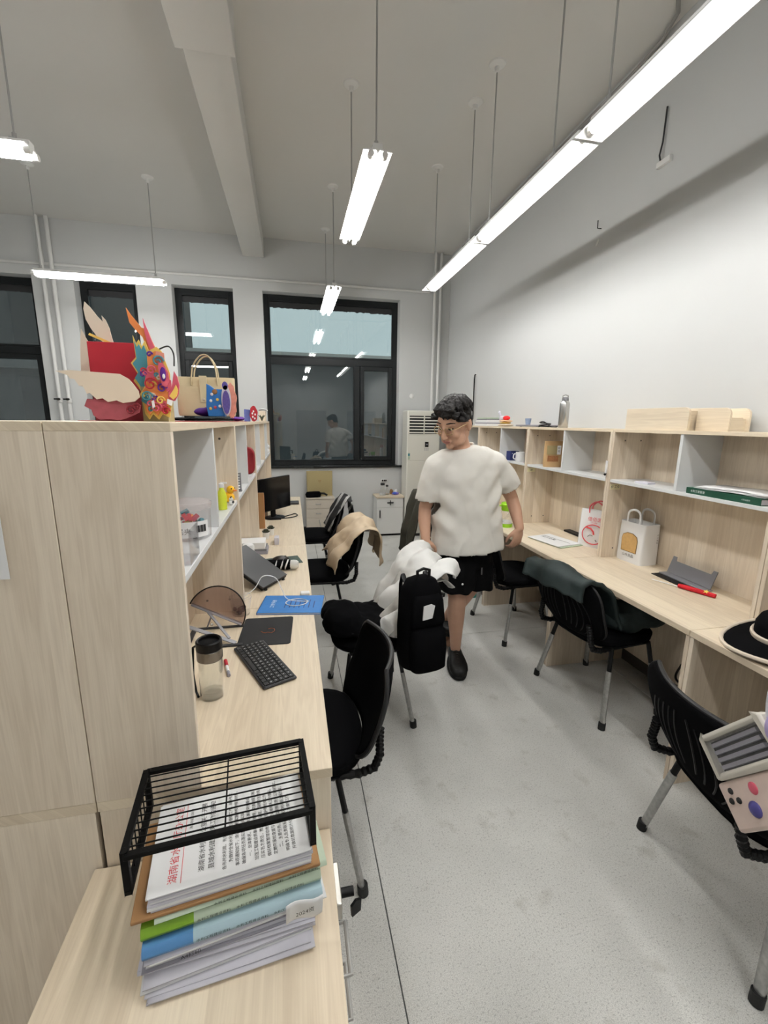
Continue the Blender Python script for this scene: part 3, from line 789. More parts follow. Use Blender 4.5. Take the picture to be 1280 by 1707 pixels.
# arms
limb(body, [W(.875,2.55,1.345), W(.845,2.565,1.23), W(.812,2.60,1.075), W(.80,2.565,1.0), W(.792,2.50,.895)], [.056,.050,.040,.040,.028])
limb(body, [W(1.235,2.555,1.365), W(1.315,2.575,1.25), W(1.402,2.60,1.125), W(1.415,2.565,1.05), W(1.413,2.49,.945)], [.056,.050,.041,.041,.029])
ML = Matrix.Rotation(math.radians(-25), 3, 'Z') @ Matrix.Rotation(math.radians(8), 3, 'X')
add_hand(body, W(.792,2.495,.89), ML, 1, .95)
MRr = Matrix.Rotation(math.radians(14), 3, 'Z') @ Matrix.Rotation(math.radians(6), 3, 'X') @ Matrix.Rotation(math.radians(8), 3, 'Y')
add_hand(body, W(1.413,2.485,.94), MRr, -1, .60)
# legs: the leg on the viewer's left steps forward, the other trails behind
limb(body, [W(1.03,2.57,.80), W(1.015,2.53,.66), W(1.01,2.485,.505), W(1.025,2.53,.36), W(1.045,2.565,.20), W(1.055,2.585,.085)], [.092,.083,.058,.057,.042,.034], 18)
limb(body, [W(1.16,2.59,.80), W(1.165,2.60,.65), W(1.15,2.63,.49), W(1.125,2.73,.36), W(1.10,2.83,.22), W(1.085,2.875,.125)], [.092,.082,.056,.056,.042,.034], 18)
for a, t_ in (((1.055,2.60,.05),(1.01,2.44,.035)), ((1.085,2.89,.09),(1.07,2.76,.04))):
    limb(body, [W(*a), W(*t_)], [.035,.032], 12)
# head
hell(body, (0,.012,.028), (.076,.096,.098)); hell(body, (0,-.022,-.050), (.060,.066,.076)); hell(body, (0,-.068,-.104), (.024,.020,.018))
hell(body, (0,-.045,.025), (.066,.052,.055)); hell(body, (0,.045,-.06), (.052,.045,.07))
for s in (-1, 1):
    hell(body, (s*.036,-.062,-.028), (.030,.030,.030)); hell(body, (s*.047,-.03,-.075), (.022,.036,.034))
    hell(body, (s*.031,-.082,.026), (.026,.016,.010))
    hell(body, (s*.079,.018,-.008), (.011,.023,.034)); hell(body, (s*.080,.010,-.032), (.009,.010,.012))
    hell(body, (s*.012,-.105,-.040), (.009,.011,.008))
limb(body, [H(0,-.088,.018), H(0,-.102,-.012), H(0,-.116,-.036)], [.0125,.0135,.0145], 12)
hell(body, (0,-.086,-.068), (.024,.014,.010))
bme = fuse(body, 'body', .0055, 3)
link('body', bme, SKIN, man, smooth=180)
for s in (-1, 1):
    e = B(); hell(e, (s*.031,-.0815,.001), (.0150,.0110,.0040), 14, 10)
    eo = e.build('eye', mat('eye_white', (.62,.60,.56), .3), man, smooth=180)
    e = B(); hell(e, (s*.031,-.0895,-.0005), (.0060,.0040,.0036), 12, 8); e.build('iris', mat('dark_iris', (.01,.008,.007), .15), eo, smooth=180)
    e = B(); e.tube([H(s*.047,-.080,.003), H(s*.036,-.0935,.0065), H(s*.022,-.0925,.0045)], .0026, 6); e.build('upper_lid', HAIR, eo)
    e = B(); e.tube([H(s*.056,-.074,.030), H(s*.040,-.094,.0375), H(s*.018,-.0985,.033)], [.0025,.0045,.0035], 8, sq=.7); e.build('eyebrow', HAIR, man)
e = B(); e.tube([H(-.024,-.0925,-.0685), H(-.008,-.1005,-.0645), H(0,-.100,-.066), H(.008,-.1005,-.0645), H(.024,-.0925,-.0685)], [.002,.0042,.004,.0042,.002], 8)
e.tube([H(-.020,-.092,-.0745), H(0,-.0985,-.0765), H(.020,-.092,-.0745)], [.002,.0052,.002], 8); e.build('lips', LIP, man)
# hair: cap swept forward from the crown, jagged hairline
hb = B()
hell(hb, (0,.018,.050), (.081,.101,.081)); hell(hb, (0,.034,.0), (.079,.080,.106))
random.seed(21)
for i in range(110):                       # locks lying along the head, crown to front and sides
    a = random.uniform(-1.0, 1.0)*PI*.95; ln = random.uniform(.35, .95); lift = random.uniform(.98, 1.09)
    st = random.uniform(-.25, .9); pts = []; rs = []
    for k in range(7):
        t_ = k/6; ph = st*.5+ln*t_*1.35
        d = Vector((math.sin(a)*math.sin(ph), -math.cos(a)*math.sin(ph)*.98, math.cos(ph)))
        q = Vector((d.x*.086, .018+d.y*.106, .052+d.z*.084))*1.0
        q = Vector((q.x*lift, .018+(q.y-.018)*lift, .052+(q.z-.052)*lift))
        pts.append(H(*q)); rs.append((.0095*math.sin(PI*(.15+.8*t_))+.001)*1.1)
    hb.tube(pts, rs, 6)
for i in range(16):                       # fringe
    x0 = -.062+.124*i/15; sw = random.uniform(.004, .016); dz = random.uniform(-.008, .010)
    pts = [(x0*.7, -.052, .122), (x0*.9, -.082, .098), (x0+sw*.5, -.098+abs(x0)*.42, .072), (x0+sw, -.099+abs(x0)*.55, .058+dz)]
    hb.tube([H(*p) for p in pts], [.010,.012,.010,.0025], 8)
for s in (-1, 1):
    for k in range(4): hb.tube([H(s*.074,-.048+.014*k,.06), H(s*.079,-.044+.014*k,.04), H(s*.077,-.046+.014*k,.018)], [.010,.009,.002], 6)
HMI = HM.inverted()
def hair_disp(co):
    p = HMI @ co
    ang = abs(math.atan2(p.x, -(p.y-.01)))           # 0 at the face, pi at the nape
    line = .062 if ang < .7 else (.062-(ang-.7)*.070 if ang < 1.3 else (.022 if ang < 1.95 else max(-.055, .022-(ang-1.95)*.25)))
    line += .006*noise.noise(Vector((p.x*70, p.y*70, 0)))
    if p.z < line and not (ang < 1.6 and p.z > line-.03 and (p.y < -.088+abs(p.x)*.3)): return -.045
    return nz(co, 110, .0022)+nz(co, 45, .003)
hme = fuse(hb, 'hair', .0038, 1, hair_disp)
link('hair', hme, HAIR, man, smooth=180)
# glasses
GOLDW = mat('gold_wire', (.75,.58,.33), .25, .9)
g = B()
for s in (-1, 1):
    ring = []
    for k in range(20):
        a = 2*PI*k/20; c_, s_ = math.cos(a), math.sin(a)
        ring.append(H(s*.034+.024*math.copysign(abs(c_)**.75, c_), -.1045-.004*(1-abs(s*.034+.024*c_)*8), -.002+.0185*math.copysign(abs(s_)**.75, s_)))
    g.tube(ring, .0018, 6, closed=True)
    g.tube([H(s*.058,-.097,.006), H(s*.068,-.085,.007), H(s*.080,-.02,.006), H(s*.084,.012,.002), H(s*.083,.025,-.018)], .002, 6)
g.tube([H(-.010,-.108,.002), H(0,-.111,.005), H(.010,-.108,.002)], .0013, 6)
gl_o = g.build('glasses', GOLDW, man)
for s in (-1, 1):
    e = B(); hell(e, (s*.034,-.1055,-.002), (.0235,.0008,.018), 18, 8); e.build('lens', glass_thin('spectacle_lens', (.97,.97,.97), .8), gl_o)
# t-shirt
tb_ = B()
rings = [(.795,1.088,2.555,.238,.160,.05),(.82,1.088,2.557,.240,.162,.04),(.92,1.085,2.56,.232,.155,.02),(1.05,1.072,2.56,.222,.148,.02),(1.18,1.06,2.558,.222,.145,.04),(1.28,1.052,2.555,.222,.138,.08),(1.345,1.045,2.552,.212,.125,.12),(1.40,1.038,2.55,.172,.105,.16),(1.435,1.025,2.547,.118,.088,.16),(1.452,1.015,2.543,.086,.078,.16)]
tb_.loft([ering(W(cx_, cy_, z), rx, ry, 32, t_) for z, cx_, cy_, rx, ry, t_ in rings])
limb(tb_, [W(.93,2.55,1.365), W(.868,2.55,1.325), W(.835,2.56,1.22), W(.815,2.575,1.115)], [.085,.082,.078,.075], 20)
limb(tb_, [W(1.16,2.553,1.375), W(1.242,2.558,1.345), W(1.315,2.57,1.265), W(1.378,2.585,1.185)], [.085,.082,.082,.080], 20)
def tee_disp(co):
    x, y, z = co.x+MX, co.y+MY, co.z
    f = 0
    f += .013*(abs(math.sin((x-1.09)*19+z*4.5+1.2*nz((x,y,z),4,1)))-.5)*max(.15, min(1, (1.33-z)/.40))
    f += .006*math.sin((z*38+(x-1.05)*30))*math.exp(-((x-.90)/.08)**2-((z-1.06)/.15)**2)*2.6
    f += .006*math.sin((z*34-(x-1.05)*34))*math.exp(-((x-1.24)/.08)**2-((z-1.16)/.15)**2)*2.6
    f += nz((x, y, z), 9, .008)+nz((x, y, z+3), 22, .0035)
    return f
tme = fuse(tb_, 't_shirt', .009, 5, tee_disp)
# cut the closed sleeve ends and hem open, so the cloth has real edges
bm = bmesh.new(); bm.from_mesh(tme)
cuts = [(W(.815,2.575,1.128), Vector((-.12,.05,-1))), (W(1.365,2.583,1.202), Vector((.62,.12,-.78)))]
kill = []
for f_ in bm.faces:
    c = f_.calc_center_median()
    for o_, n_ in cuts:
        if (c-o_).dot(n_.normalized()) > 0 and ((c-o_).length < .10 or (o_.x > .2 and c.x+MX > 1.305)): kill.append(f_); break
    else:
        if c.z < .806+.05*(c.x+MX-1.088): kill.append(f_)
bmesh.ops.delete(bm, geom=list(set(kill)), context='FACES'); bm.to_mesh(tme); bm.free()
to = link('t_shirt', tme, TEE, man, smooth=180, solid=.004)
cl = [H(0,0,0)*0+p for p in ering(W(1.008,2.540,1.452), .079, .070, 30, .16)]
for p in cl: p.z += -.022 if p.y < W(0,2.54,0).y else .012
B().tube(cl, .0075, 8, closed=True, sq=1.3).build('collar', TEE, to)
# shorts
sb_ = B()
sb_.loft([ering(W(1.09,2.575,.70),.175,.125), ering(W(1.09,2.575,.80),.192,.135), ering(W(1.09,2.575,.88),.178,.122)])
sb_.loft([ering(W(1.035,2.565,.80),.105,.118), ering(W(1.02,2.535,.70),.122,.118), ering(W(1.012,2.51,.60),.118,.110), ering(W(1.010,2.50,.555),.118,.108)])
sb_.loft([ering(W(1.155,2.585,.80),.105,.118), ering(W(1.17,2.595,.70),.122,.118), ering(W(1.185,2.605,.60),.120,.112), ering(W(1.188,2.61,.52),.120,.110)])
sme = fuse(sb_, 'shorts', .009, 4, lambda co: .005*math.sin(co.x*60+co.z*14)+nz(co, 12, .008))
so = link('shorts', sme, SHORTS, man, smooth=180)
B().ell(W(1.0,2.385,.63), (.007,.003,.007), 10, 6).build('logo_dot', PAPER, so)
B().box(-.004,.004,-.002,.002,-.05,.05).build('side_piping', mat('grey_piping', (.12,.12,.12), .7), so, loc=W(1.165,2.478,.70))
# shoes
SOLE = mat('black_sole', (.006,.006,.006), .6, spec=.2)
SHOEB = mat('black_shoe', (.006,.006,.0055), .5, spec=.25, noise_amt=.5, noise_scale=40, bump=.4, bump_scale=90)
def shoe(heel, yaw, pitch):
    M = Matrix.Translation(W(*heel)) @ Matrix.Rotation(math.radians(yaw), 4, 'Z') @ Matrix.Rotation(math.radians(pitch), 4, 'X')
    u = B()
    def ring(y, hw, h, zb=.022, x=0):
        out = []
        for k in range(16):
            a = 2*PI*k/16; c, s = math.cos(a), math.sin(a)
            out.append(M @ Vector((x+hw*math.copysign(abs(c)**.8, c), y, zb+(h-zb)*(.5+.5*math.copysign(abs(s)**.7, s)))))
        return out
    u.loft([ring(.04,.032,.074), ring(.022,.044,.084), ring(-.03,.049,.084), ring(-.08,.051,.092), ring(-.13,.057,.092), ring(-.18,.062,.086), ring(-.22,.058,.078), ring(-.25,.046,.064), ring(-.265,.028,.048)])
    uo = u.build('shoe', SHOEB, man, smooth=60)
    so_ = B(); prof = []
    n = 28
    for z, k in ((0,.96),(.006,1.0),(.024,1.02),(.028,.98)):
        r = []
        for i in range(n):
            a = 2*PI*i/n; y = -.112+.160*math.sin(a)*k; t = (y+.26)/.3
            w_ = (.047+.018*math.sin(min(1,max(0,1-t))*PI*.75))*k
            r.append(M @ Vector((w_*math.copysign(abs(math.cos(a))**.7, math.cos(a)), y, z)))
        prof.append(r)
    so_.loft(prof); so_.build('sole', SOLE, uo, smooth=50)
    lc = B()
    for j in range(4):
        y = -.06-.028*j; z = .094-.003*j
        lc.tube([M @ Vector((-.024,y,z-.006)), M @ Vector((0,y-.004,z+.004)), M @ Vector((.024,y,z-.006))], .003, 6)
    lc.build('laces', mat('grey_laces', (.05,.045,.04), .7), uo)
shoe((1.058,2.60,.0), -14, 0)
shoe((1.085,2.925,.055), -6, -16)
# ------------------------------------------------------------------ things on and around the furniture
def one(b, name, m, label, cat, loc=None, rz=None, group=None, **k):
    return tag(b.build(name, m, None, loc=loc, rz=rz, **k), label, cat, group)
XZ = lambda y: Matrix(((1,0,0,0),(0,0,1,y),(0,1,0,0),(0,0,0,1)))     # (a,b,c) -> (a, y+c, b)
YZ = lambda x: Matrix(((0,0,1,x),(1,0,0,0),(0,1,0,0),(0,0,0,1)))     # (a,b,c) -> (x+c, a, b)
def col(name, r, g, b_, rough=.6, **k): return mat(name, srgb(r, g, b_), rough, **k)
RED = col('red_card', 165, 24, 40); TEAL = col('teal_card', 70, 135, 150); ORANGE = col('orange_card', 220, 130, 70); PINK = col('pink_card', 205, 90, 110)
YELLOW = col('yellow_card', 225, 190, 95); PURPLE = col('purple_cloth', 85, 30, 135, .7); CREAM = col('cream_card', 214, 200, 182, .8); NAVY = col('navy_box', 32, 42, 95)
SKYBLUE = col('blue_print', 45, 115, 185, .5, noise_amt=.15, noise_scale=40); GREEN = col('lime_plastic', 150, 205, 40, .4); CANVAS = col('beige_canvas', 205, 188, 152, .9, bump=.1, bump_scale=500)
KRAFT = col('kraft_paper', 165, 150, 108, .85); BROWN = col('brown_board', 150, 112, 72, .8); LIME = col('lime_folder', 120, 160, 40, .5); BLUEF = col('blue_folder', 80, 130, 180, .5)
PALE = col('pale_green_folder', 185, 200, 178, .7); PALEB = col('pale_blue_folder', 170, 195, 205, .7); LILAC = col('lilac_plastic', 175, 160, 205, .5); GREY = col('grey_metal', 130, 130, 135, .4, metal=.3)
CLEAR = glass_thin('clear_plastic', (.98,.98,.985), 1.0, .05, .0, .05, (.9,.9,.92)); CLEARG = glass_thin('clear_glass', (.965,.975,.97), 2.6, .02, .02, .015); SMOKE = glass_thin('smoked_plastic', (.74,.66,.63), .8, .1, 0, .10, (.30,.24,.23))
SSTEEL = mat('stainless_steel', (.52,.51,.49), .25, .9); PAPERG = col('grey_white_paper', 205, 203, 212, .85); PAPERD = col('grey_paper', 150, 148, 158, .85)

# ---- pile of documents on the low cabinet
random.seed(3)
pile = [(.575,.590,-.300,.008,.672,.905,PAPERG,6,'lowest thick paper bundle of the pile on the low cabinet'),
        (.590,.603,-.318,.002,.690,.915,PAPER,9,'second paper bundle from the bottom of the pile'),
        (.603,.616,-.322,.012,.700,.920,PAPERG,5,'third paper bundle from the bottom of the pile'),
        (.616,.628,-.316,.020,.705,.925,PAPERD,8,'grey edged paper bundle in the middle of the pile'),
        (.628,.642,-.312,.026,.705,.930,PAPER,10,'white bundle with handwriting just below the blue folder')]
for z0, z1, x0, x1, y0, y1, m_, a, lb in pile:
    t = thing('paper_bundle', lb, 'paper', ((x0+x1)/2, (y0+y1)/2, z0), math.radians(a), group='document pile')
    hx, hy = (x1-x0)/2-.006, (y1-y0)/2
    n = 4; dz = (z1-z0)/n
    for k in range(n):
        ox, oy = random.uniform(-.006,.006), random.uniform(-.005,.005)
        def sheet(u, v, k=k, ox=ox, oy=oy):
            return (-hx+2*hx*u+ox, -hy+2*hy*v+oy, dz*(k+.5)+.0012*math.sin(u*5+k)*(1-v))
        B().grid(sheet, 10, 2).build('sheet_block', m_ if k % 2 == 0 else PAPERG, t, solid=dz*.82, smooth=20)
hw = lettering('A4打印', .011, INK, t, Matrix.Translation((-.09,-hy-.008,.006)) @ Matrix.Rotation(PI/2,4,'X'), 'handwriting')
def folder(label, z0, z1, x0, x1, y0, y1, a, m_, m2, split):
    t = thing('document_folder', label, 'folder', ((x0+x1)/2, (y0+y1)/2, z0), math.radians(a), group='document pile')
    hx, hy, h = (x1-x0)/2, (y1-y0)/2, z1-z0
    xs_ = -hx+2*hx*split
    for (p, q, mm, nm) in ((-hx, xs_, m_, 'coloured_spine'), (xs_, hx, m2, 'pale_cover')):
        prof = [(-hy+.006, 0), (hy, 0), (hy, h), (-hy+.006, h), (-hy+.001, h*.8), (-hy-.002, h*.5), (-hy+.001, h*.2)]
        B().prism(prof, p, q, Matrix(((0,0,1,0),(1,0,0,0),(0,1,0,0),(0,0,0,1)))).build(nm, mm, t, smooth=40)
    for k in range(3):
        lettering('水利工程建设资料', .0075, INK, t, Matrix.Translation((xs_+.035+k*.07, -hy-.0026, h*.5)) @ Matrix.Rotation(PI/2,4,'X'), 'printed_line')
    return t
folder('blue spined folder in the document pile', .642, .668, -.308, .020, .700, .925, 8, BLUEF, PALEB, .26)
folder('green spined folder just under the brown board', .668, .694, -.312, .018, .715, .930, 8.5, LIME, PALE, .27)
folder('pale folder with a taped white label at its right end', .694, .708, -.29, .030, .722, .935, 9, PALE, PALE, .3)
t = thing('taped_label', 'white taped label flap hanging over the right end of the folders', 'label', (-.005, .698, .66), math.radians(9))
B().grid(lambda u, v: (-.035+.07*u, -.004-.012*math.sin(v*PI*.5)+.004*math.sin(u*6), -.012+.058*v), 8, 6).build('flap', PAPER, t, solid=.0015)
lettering('2024资', .012, INK, t, Matrix.Translation((0,-.0195,.022)) @ Matrix.Rotation(PI/2,4,'X'), 'handwriting')
DOC_A = math.radians(7.5)
one(B().box(-.172,.172,-.105,.105,0,.007), 'brown_board', BROWN, 'brown fibre board lying under the top documents', 'board', (-.153,.822,.708), DOC_A, bevel=.002)
t = thing('document_stack', 'printed documents with a red heading lying under the wire rack', 'paper', (-.148, .828, .7152), DOC_A)
for k in range(6):
    B().box(-.149+random.uniform(-.004,.004), .149+random.uniform(-.004,.004), -.104+random.uniform(-.003,.003), .104, k*.0055, k*.0055+.005).build('sheet_block', PAPER if k % 2 else PAPERG, t, smooth=0)
top = B().box(-.1485,.1485,-.105,.105,.033,.0342).build('top_page', PAPER, t, smooth=0)
def doc(s, x, y, size, m_, align='CENTER', sx=1.0):
    lettering(s, size, m_, top, Matrix.Translation((x, y, .0347)) @ Matrix.Rotation(PI/2,4,'Z'), 'printed_line', align, sx)
doc('湖南省水利厅办公室', -.108, -.002, .0185, REDINK, sx=1.05)
B().box(-.0945,-.0935,-.092,.092,.0343,.0348).build('red_rule', REDINK, top, smooth=0)
doc('湘水办函〔2024〕', -.083, .05, .007, INK)
doc('湖南省水利厅办公室关于开展', -.058, 0, .0125, INK); doc('县域水利建设管理工作的通知', -.040, 0, .0125, INK)
body_txt = ['各市州水利局、有关单位：', '为做好全省水利工程建设管理工作，现将有关', '事项通知如下，请认真组织实施并按时报送材料，', '确保各项任务落实到位取得实效。', '一、总体要求。坚持统筹兼顾突出重点，', '加强工程建设质量和安全管理，完善制度机制，', '压实各方责任，推进项目进度，保障资金使用，', '做好档案整理验收和移交管护等相关工作，', '定期开展检查督导并及时通报有关工作情况。', '二、主要任务。各单位按照职责分工抓好落实，', '明确专人负责联系，于规定时间前上报方案，', '并做好数据统计分析和汇总填报工作。']
for i, s in enumerate(body_txt):
    doc(s, -.016+i*.0122, -.092 if i not in (1, 4, 9) else -.080, .0086, INK, 'LEFT')
# wire rack
t = thing('wire_rack', 'black wire desk rack standing over the documents in the foreground', 'rack', (-.158, .834, .7497), math.radians(5.5))
hx, hy, h = .168, .100, .095
RK = mat('black_steel', (.0035,.0035,.0035), .55, spec=.12)
for sx in (-1, 1):
    f = B(); x = sx*hx
    f.box(x-.006, x+.006, -hy, hy, h-.012, h)
    for (ya, yb) in ((-hy, -hy*.86), (hy, hy*.86)):
        f.add([(x-.006,ya,0),(x+.006,ya,0),(x+.006,ya+.012*(1 if ya<0 else -1),0),(x-.006,ya+.012*(1 if ya<0 else -1),0),(x-.006,ya,h),(x+.006,ya,h),(x+.006,ya+.012*(1 if ya<0 else -1),h),(x-.006,ya+.012*(1 if ya<0 else -1),h)], [(0,1,2,3),(4,5,6,7),(0,1,5,4),(1,2,6,5),(2,3,7,6),(3,0,4,7)])
    f.box(x-.006, x+.006, -hy, hy, 0, .010)
    f.build('side_frame', RK, t, bevel=.001)
    for k in range(1, 8): B().cyl((x, -hy+2*hy*k/8, .01), (x, -hy+2*hy*k/8, h-.01), .0014, n=6).build('wire', RK, t)
for sy in (-1, 1): B().box(-hx, hx, sy*hy-.006, sy*hy+.006, h-.013, h-.003).build('cross_bar', RK, t, bevel=.001)
for k in range(1, 12): B().cyl((-hx, -hy+2*hy*k/12, h-.007), (hx, -hy+2*hy*k/12, h-.007), .0016, n=6).build('wire', RK, t)
B().cyl((.002, -hy, h-.010), (.002, hy, h-.010), .0018, n=6).build('wire', RK, t)

# ---- left shelf contents
SZ = 1.263
t = thing('clip_tub', 'round clear tub full of coloured clips on the near left shelf', 'tub', (-.303, 1.335, SZ))
B().lathe([(.058,0),(.062,.004),(.064,.085),(.064,.09)], (0,0,0), 28, caps=False).lathe([(.058,0),(.0,.001)], (0,0,0), 28, caps=False).build('tub_wall', CLEAR, t)
B().lathe([(.066,.088),(.067,.092),(.067,.104),(.063,.108),(0,.109)], (0,0,0), 28, caps=False).build('lid', glass_thin('clear_lid', (.97,.94,.94), 1.0, .1, 0, .25, (.9,.82,.82)), t)
B().grid(lambda u, v: (.0652*math.cos(-2.2+1.75*u), .0652*math.sin(-2.2+1.75*u), .012+.045*v), 14, 2).build('paper_label', PAPER, t, smooth=60)
lb_o = t.children[-1]
for i, c in enumerate('长尾夹'):
    a = -2.0+.30*i
    lettering(c, .019, INK, lb_o, plane_M((.0662*math.cos(a), .0662*math.sin(a), .030), (-math.sin(a), math.cos(a), 0), (0,0,1)), 'lettering')
for i in range(9):
    a = -1.02+.05*i; B().box(-.0008-.0006*(i%3), .0008, -.0003, .0003, .026, .046, Matrix.Translation((.0664*math.cos(a), .0664*math.sin(a), 0)) @ Matrix.Rotation(a+PI/2,4,'Z')).build('bar_code', INK, lb_o, smooth=0)
random.seed(5); cols = [RED, TEAL, YELLOW, PINK, col('black_clip', 20, 20, 22), ORANGE]
for i in range(26):
    r, a = .045*math.sqrt(random.random()), random.uniform(0, 2*PI)
    M = Matrix.Translation((r*math.cos(a), r*math.sin(a), .012+.066*random.random())) @ Euler((random.uniform(0,3), random.uniform(0,3), random.uniform(0,3))).to_matrix().to_4x4()
    b = B(); b.add([M @ Vector(p) for p in ((-.011,-.007,0),(.011,-.007,0),(.011,0,.010),(-.011,0,.010),(-.011,.007,0),(.011,.007,0))], [(0,1,2,3),(3,2,5,4),(0,3,4),(1,5,2)]); b.build('binder_clip', cols[i % 6], t, smooth=0)
t = thing('clear_box', 'small open clear plastic box at the near end of the left shelf', 'box', (-.285, 1.105, SZ))
b = B()
for (x0,x1,y0,y1) in ((-.045,-.043,-.05,.05),(.043,.045,-.05,.05),(-.045,.045,-.05,-.048),(-.045,.045,.048,.05)): b.box(x0,x1,y0,y1,.002,.085)
b.build('box_wall', CLEAR, t, smooth=0); B().box(-.045,.045,-.05,.05,0,.002).build('box_floor', CLEAR, t, smooth=0)
t = thing('squeeze_bottle', 'slim yellow green bottle beside the rubber duck', 'bottle', (-.268, 1.745, SZ))
B().lathe([(.0,0),(.017,.001),(.018,.05),(.014,.07),(.008,.08),(.008,.088)], (0,0,0), 16, caps=False).build('bottle_body', col('yellow_green', 205, 215, 60, .3), t)
B().lathe([(.010,.086),(.010,.10),(.004,.104)], (0,0,0), 12).box(-.003,.02,-.003,.003,.10,.106).build('pump', PAPER, t)
t = thing('rubber_duck', 'small yellow rubber duck on the left shelf', 'toy', (-.268, 1.905, SZ), -.5)
DUCK = col('duck_yellow', 250, 190, 30, .35)
B().ell((0,0,.022),(.028,.024,.022)).ell((-.026,0,.032),(.012,.010,.010)).build('duck_body', DUCK, t, smooth=180)
B().ell((.014,0,.054),(.017,.017,.017)).build('duck_head', DUCK, t, smooth=180)
B().ell((.034,0,.052),(.010,.009,.004)).build('beak', ORANGE, t, smooth=180)
for s in (-1, 1): B().ell((.026,s*.010,.060),(.003,.003,.003)).build('duck_eye', INK, t)
t = thing('panda_toy', 'tiny black and white toy next to the duck', 'toy', (-.248, 1.838, SZ))
B().ell((0,0,.010),(.010,.010,.010)).ell((0,0,.024),(.009,.009,.008)).build('toy_body', PAPER, t, smooth=180)
B().ell((.007,0,.012),(.005,.010,.006)).ell((0,.008,.032),(.003,.003,.003)).ell((0,-.008,.032),(.003,.003,.003)).build('toy_patches', INK, t, smooth=180)
t = thing('metal_ruler_stand', 'small slotted grey metal strip standing on the left shelf', 'ruler', (-.262, 2.21, SZ))
b = B().box(-.016,-.010,-.002,.002,.001,.09).box(.010,.016,-.002,.002,.001,.09)
for k in range(7): b.box(-.010,.010,-.002,.002,.004+k*.013,.010+k*.013)
b.build('strip', GREY, t, smooth=0); B().box(-.018,.018,-.02,.02,0,.003).build('foot', GREY, t)
t = thing('red_case', 'dark red rounded case standing on the left shelf', 'case', (-.30, 2.93, SZ))
B().prism([(math.copysign(abs(math.cos(a))**.5,math.cos(a))*.065, .086+math.copysign(abs(math.sin(a))**.5,math.sin(a))*.086) for a in [2*PI*k/28 for k in range(28)]], -.022, .022, XZ(0)).build('case_shell', col('dark_red', 135, 22, 30, .4), t, bevel=.006)
B().tube([(-.02,0,.172),(-.018,0,.186),(.018,0,.186),(.02,0,.172)], .004, 6).build('loop', col('dark_red2', 110, 18, 25, .5), t)
t = thing('white_plush', 'white plush toys clipped at the far end of the left shelf', 'toy', (-.262, 4.83, SZ))
B().ell((0,0,.03),(.03,.035,.03)).ell((.01,0,.07),(.022,.024,.022)).build('plush_body', PAPER, t, smooth=180)
B().ell((.012,.018,.09),(.006,.006,.012)).ell((.012,-.018,.09),(.006,.006,.012)).build('plush_ears', PAPER, t, smooth=180)

# ---- left desk contents
DZ = .75
t = thing('glass_bottle', 'tall clear glass bottle with a black and steel lid on the near left desk', 'bottle', (-.268, 1.318, DZ))
B().lathe([(.0,.004),(.031,.004),(.034,.010),(.034,.135)], (0,0,0), 28, caps=False).lathe([(0,0),(.034,0),(.036,.006),(.036,.135)], (0,0,0), 28, caps=False).build('glass_wall', CLEARG, t)
B().lathe([(.0365,.128),(.038,.130),(.038,.160),(.0365,.162)], (0,0,0), 28).build('steel_band', mat('dark_chrome', (.20,.19,.18), .2, .9), t)
B().lathe([(0,.001),(.030,.001),(.0335,.004),(.034,.016),(.029,.018),(.012,.013),(0,.014)], (0,0,0), 28, caps=False).build('glass_foot', CLEARG, t)
B().lathe([(.037,.161),(.0385,.163),(.0385,.188),(.035,.192),(.031,.190),(.030,.182),(0,.182)], (0,0,0), 28, caps=False).build('lid', BLACKP, t)
B().tube([(-.03,.02,.17),(-.055,.035,.15),(-.06,.03,.06),(-.05,.01,.012),(-.04,-.01,.005)], .004, 6).build('strap', BLACKP, t)
t = thing('marker_pen', 'red and white marker pen on the left desk', 'pen', (-.242, 1.456, DZ+.006), math.atan2(-.12,.03))
B().cyl((-.055,0,0),(.02,0,0),.0055,n=10).build('barrel', PAPER, t); B().cyl((-.06,0,0),(-.018,0,0),.0062,n=10).build('cap', RED, t); B().cyl((.02,0,0),(.045,0,0),.0058,n=10).build('end', PAPERD, t)
KA = math.atan2(-.288, .129)
t = thing('keyboard', 'black compact keyboard lying askew on the near left desk', 'keyboard', (-.122, 1.474, DZ), KA)
B().box(-.155,.155,-.058,.058,.002,.011).build('keyboard_case', DARKGREY, t, bevel=.004)
kb = B()
for r in range(6):
    xk = -.149
    widths = [1]*14+[1] if r < 5 else [1.2,1,1,1.2,5,1,1,1,1,1]
    tot = sum(widths)
    for w_ in widths:
        wk_ = .298*w_/tot
        y_ = -.050+r*.0172 if False else .050-r*.0172
        kb.box(xk+.0013, xk+wk_-.0013, y_-.0150, y_-.0012, .011, .0145); xk += wk_
ko = kb.build('keycaps', mat('keycap', (.012,.012,.013), .45), t, smooth=0); ko['kind'] = 'stuff'
kl = B()
for r in range(5):
    for c in range(15): kl.box(-.149+.298*(c+.35)/15, -.149+.298*(c+.6)/15, .050-r*.0172-.0095, .050-r*.0172-.0065, .0145, .0147)
kl_o = kl.build('key_legends', mat('legend', (.35,.35,.35), .6), t, smooth=0); kl_o['kind'] = 'stuff'
t = thing('mouse_mat', 'square black mouse mat with an orange outline logo', 'mouse mat', (-.124, 1.732, DZ), math.radians(-3))
rr = []
for cx_, cy_, a0 in ((.088,.108,0),(-.088,.108,90),(-.088,-.108,180),(.088,-.108,270)):
    for k in range(5): a = math.radians(a0+k*22.5); rr.append((cx_+.014*math.cos(a), cy_+.014*math.sin(a)))
B().prism(rr, 0, .003).build('mat_sheet', mat('mat_black', (.008,.008,.009), .75), t)
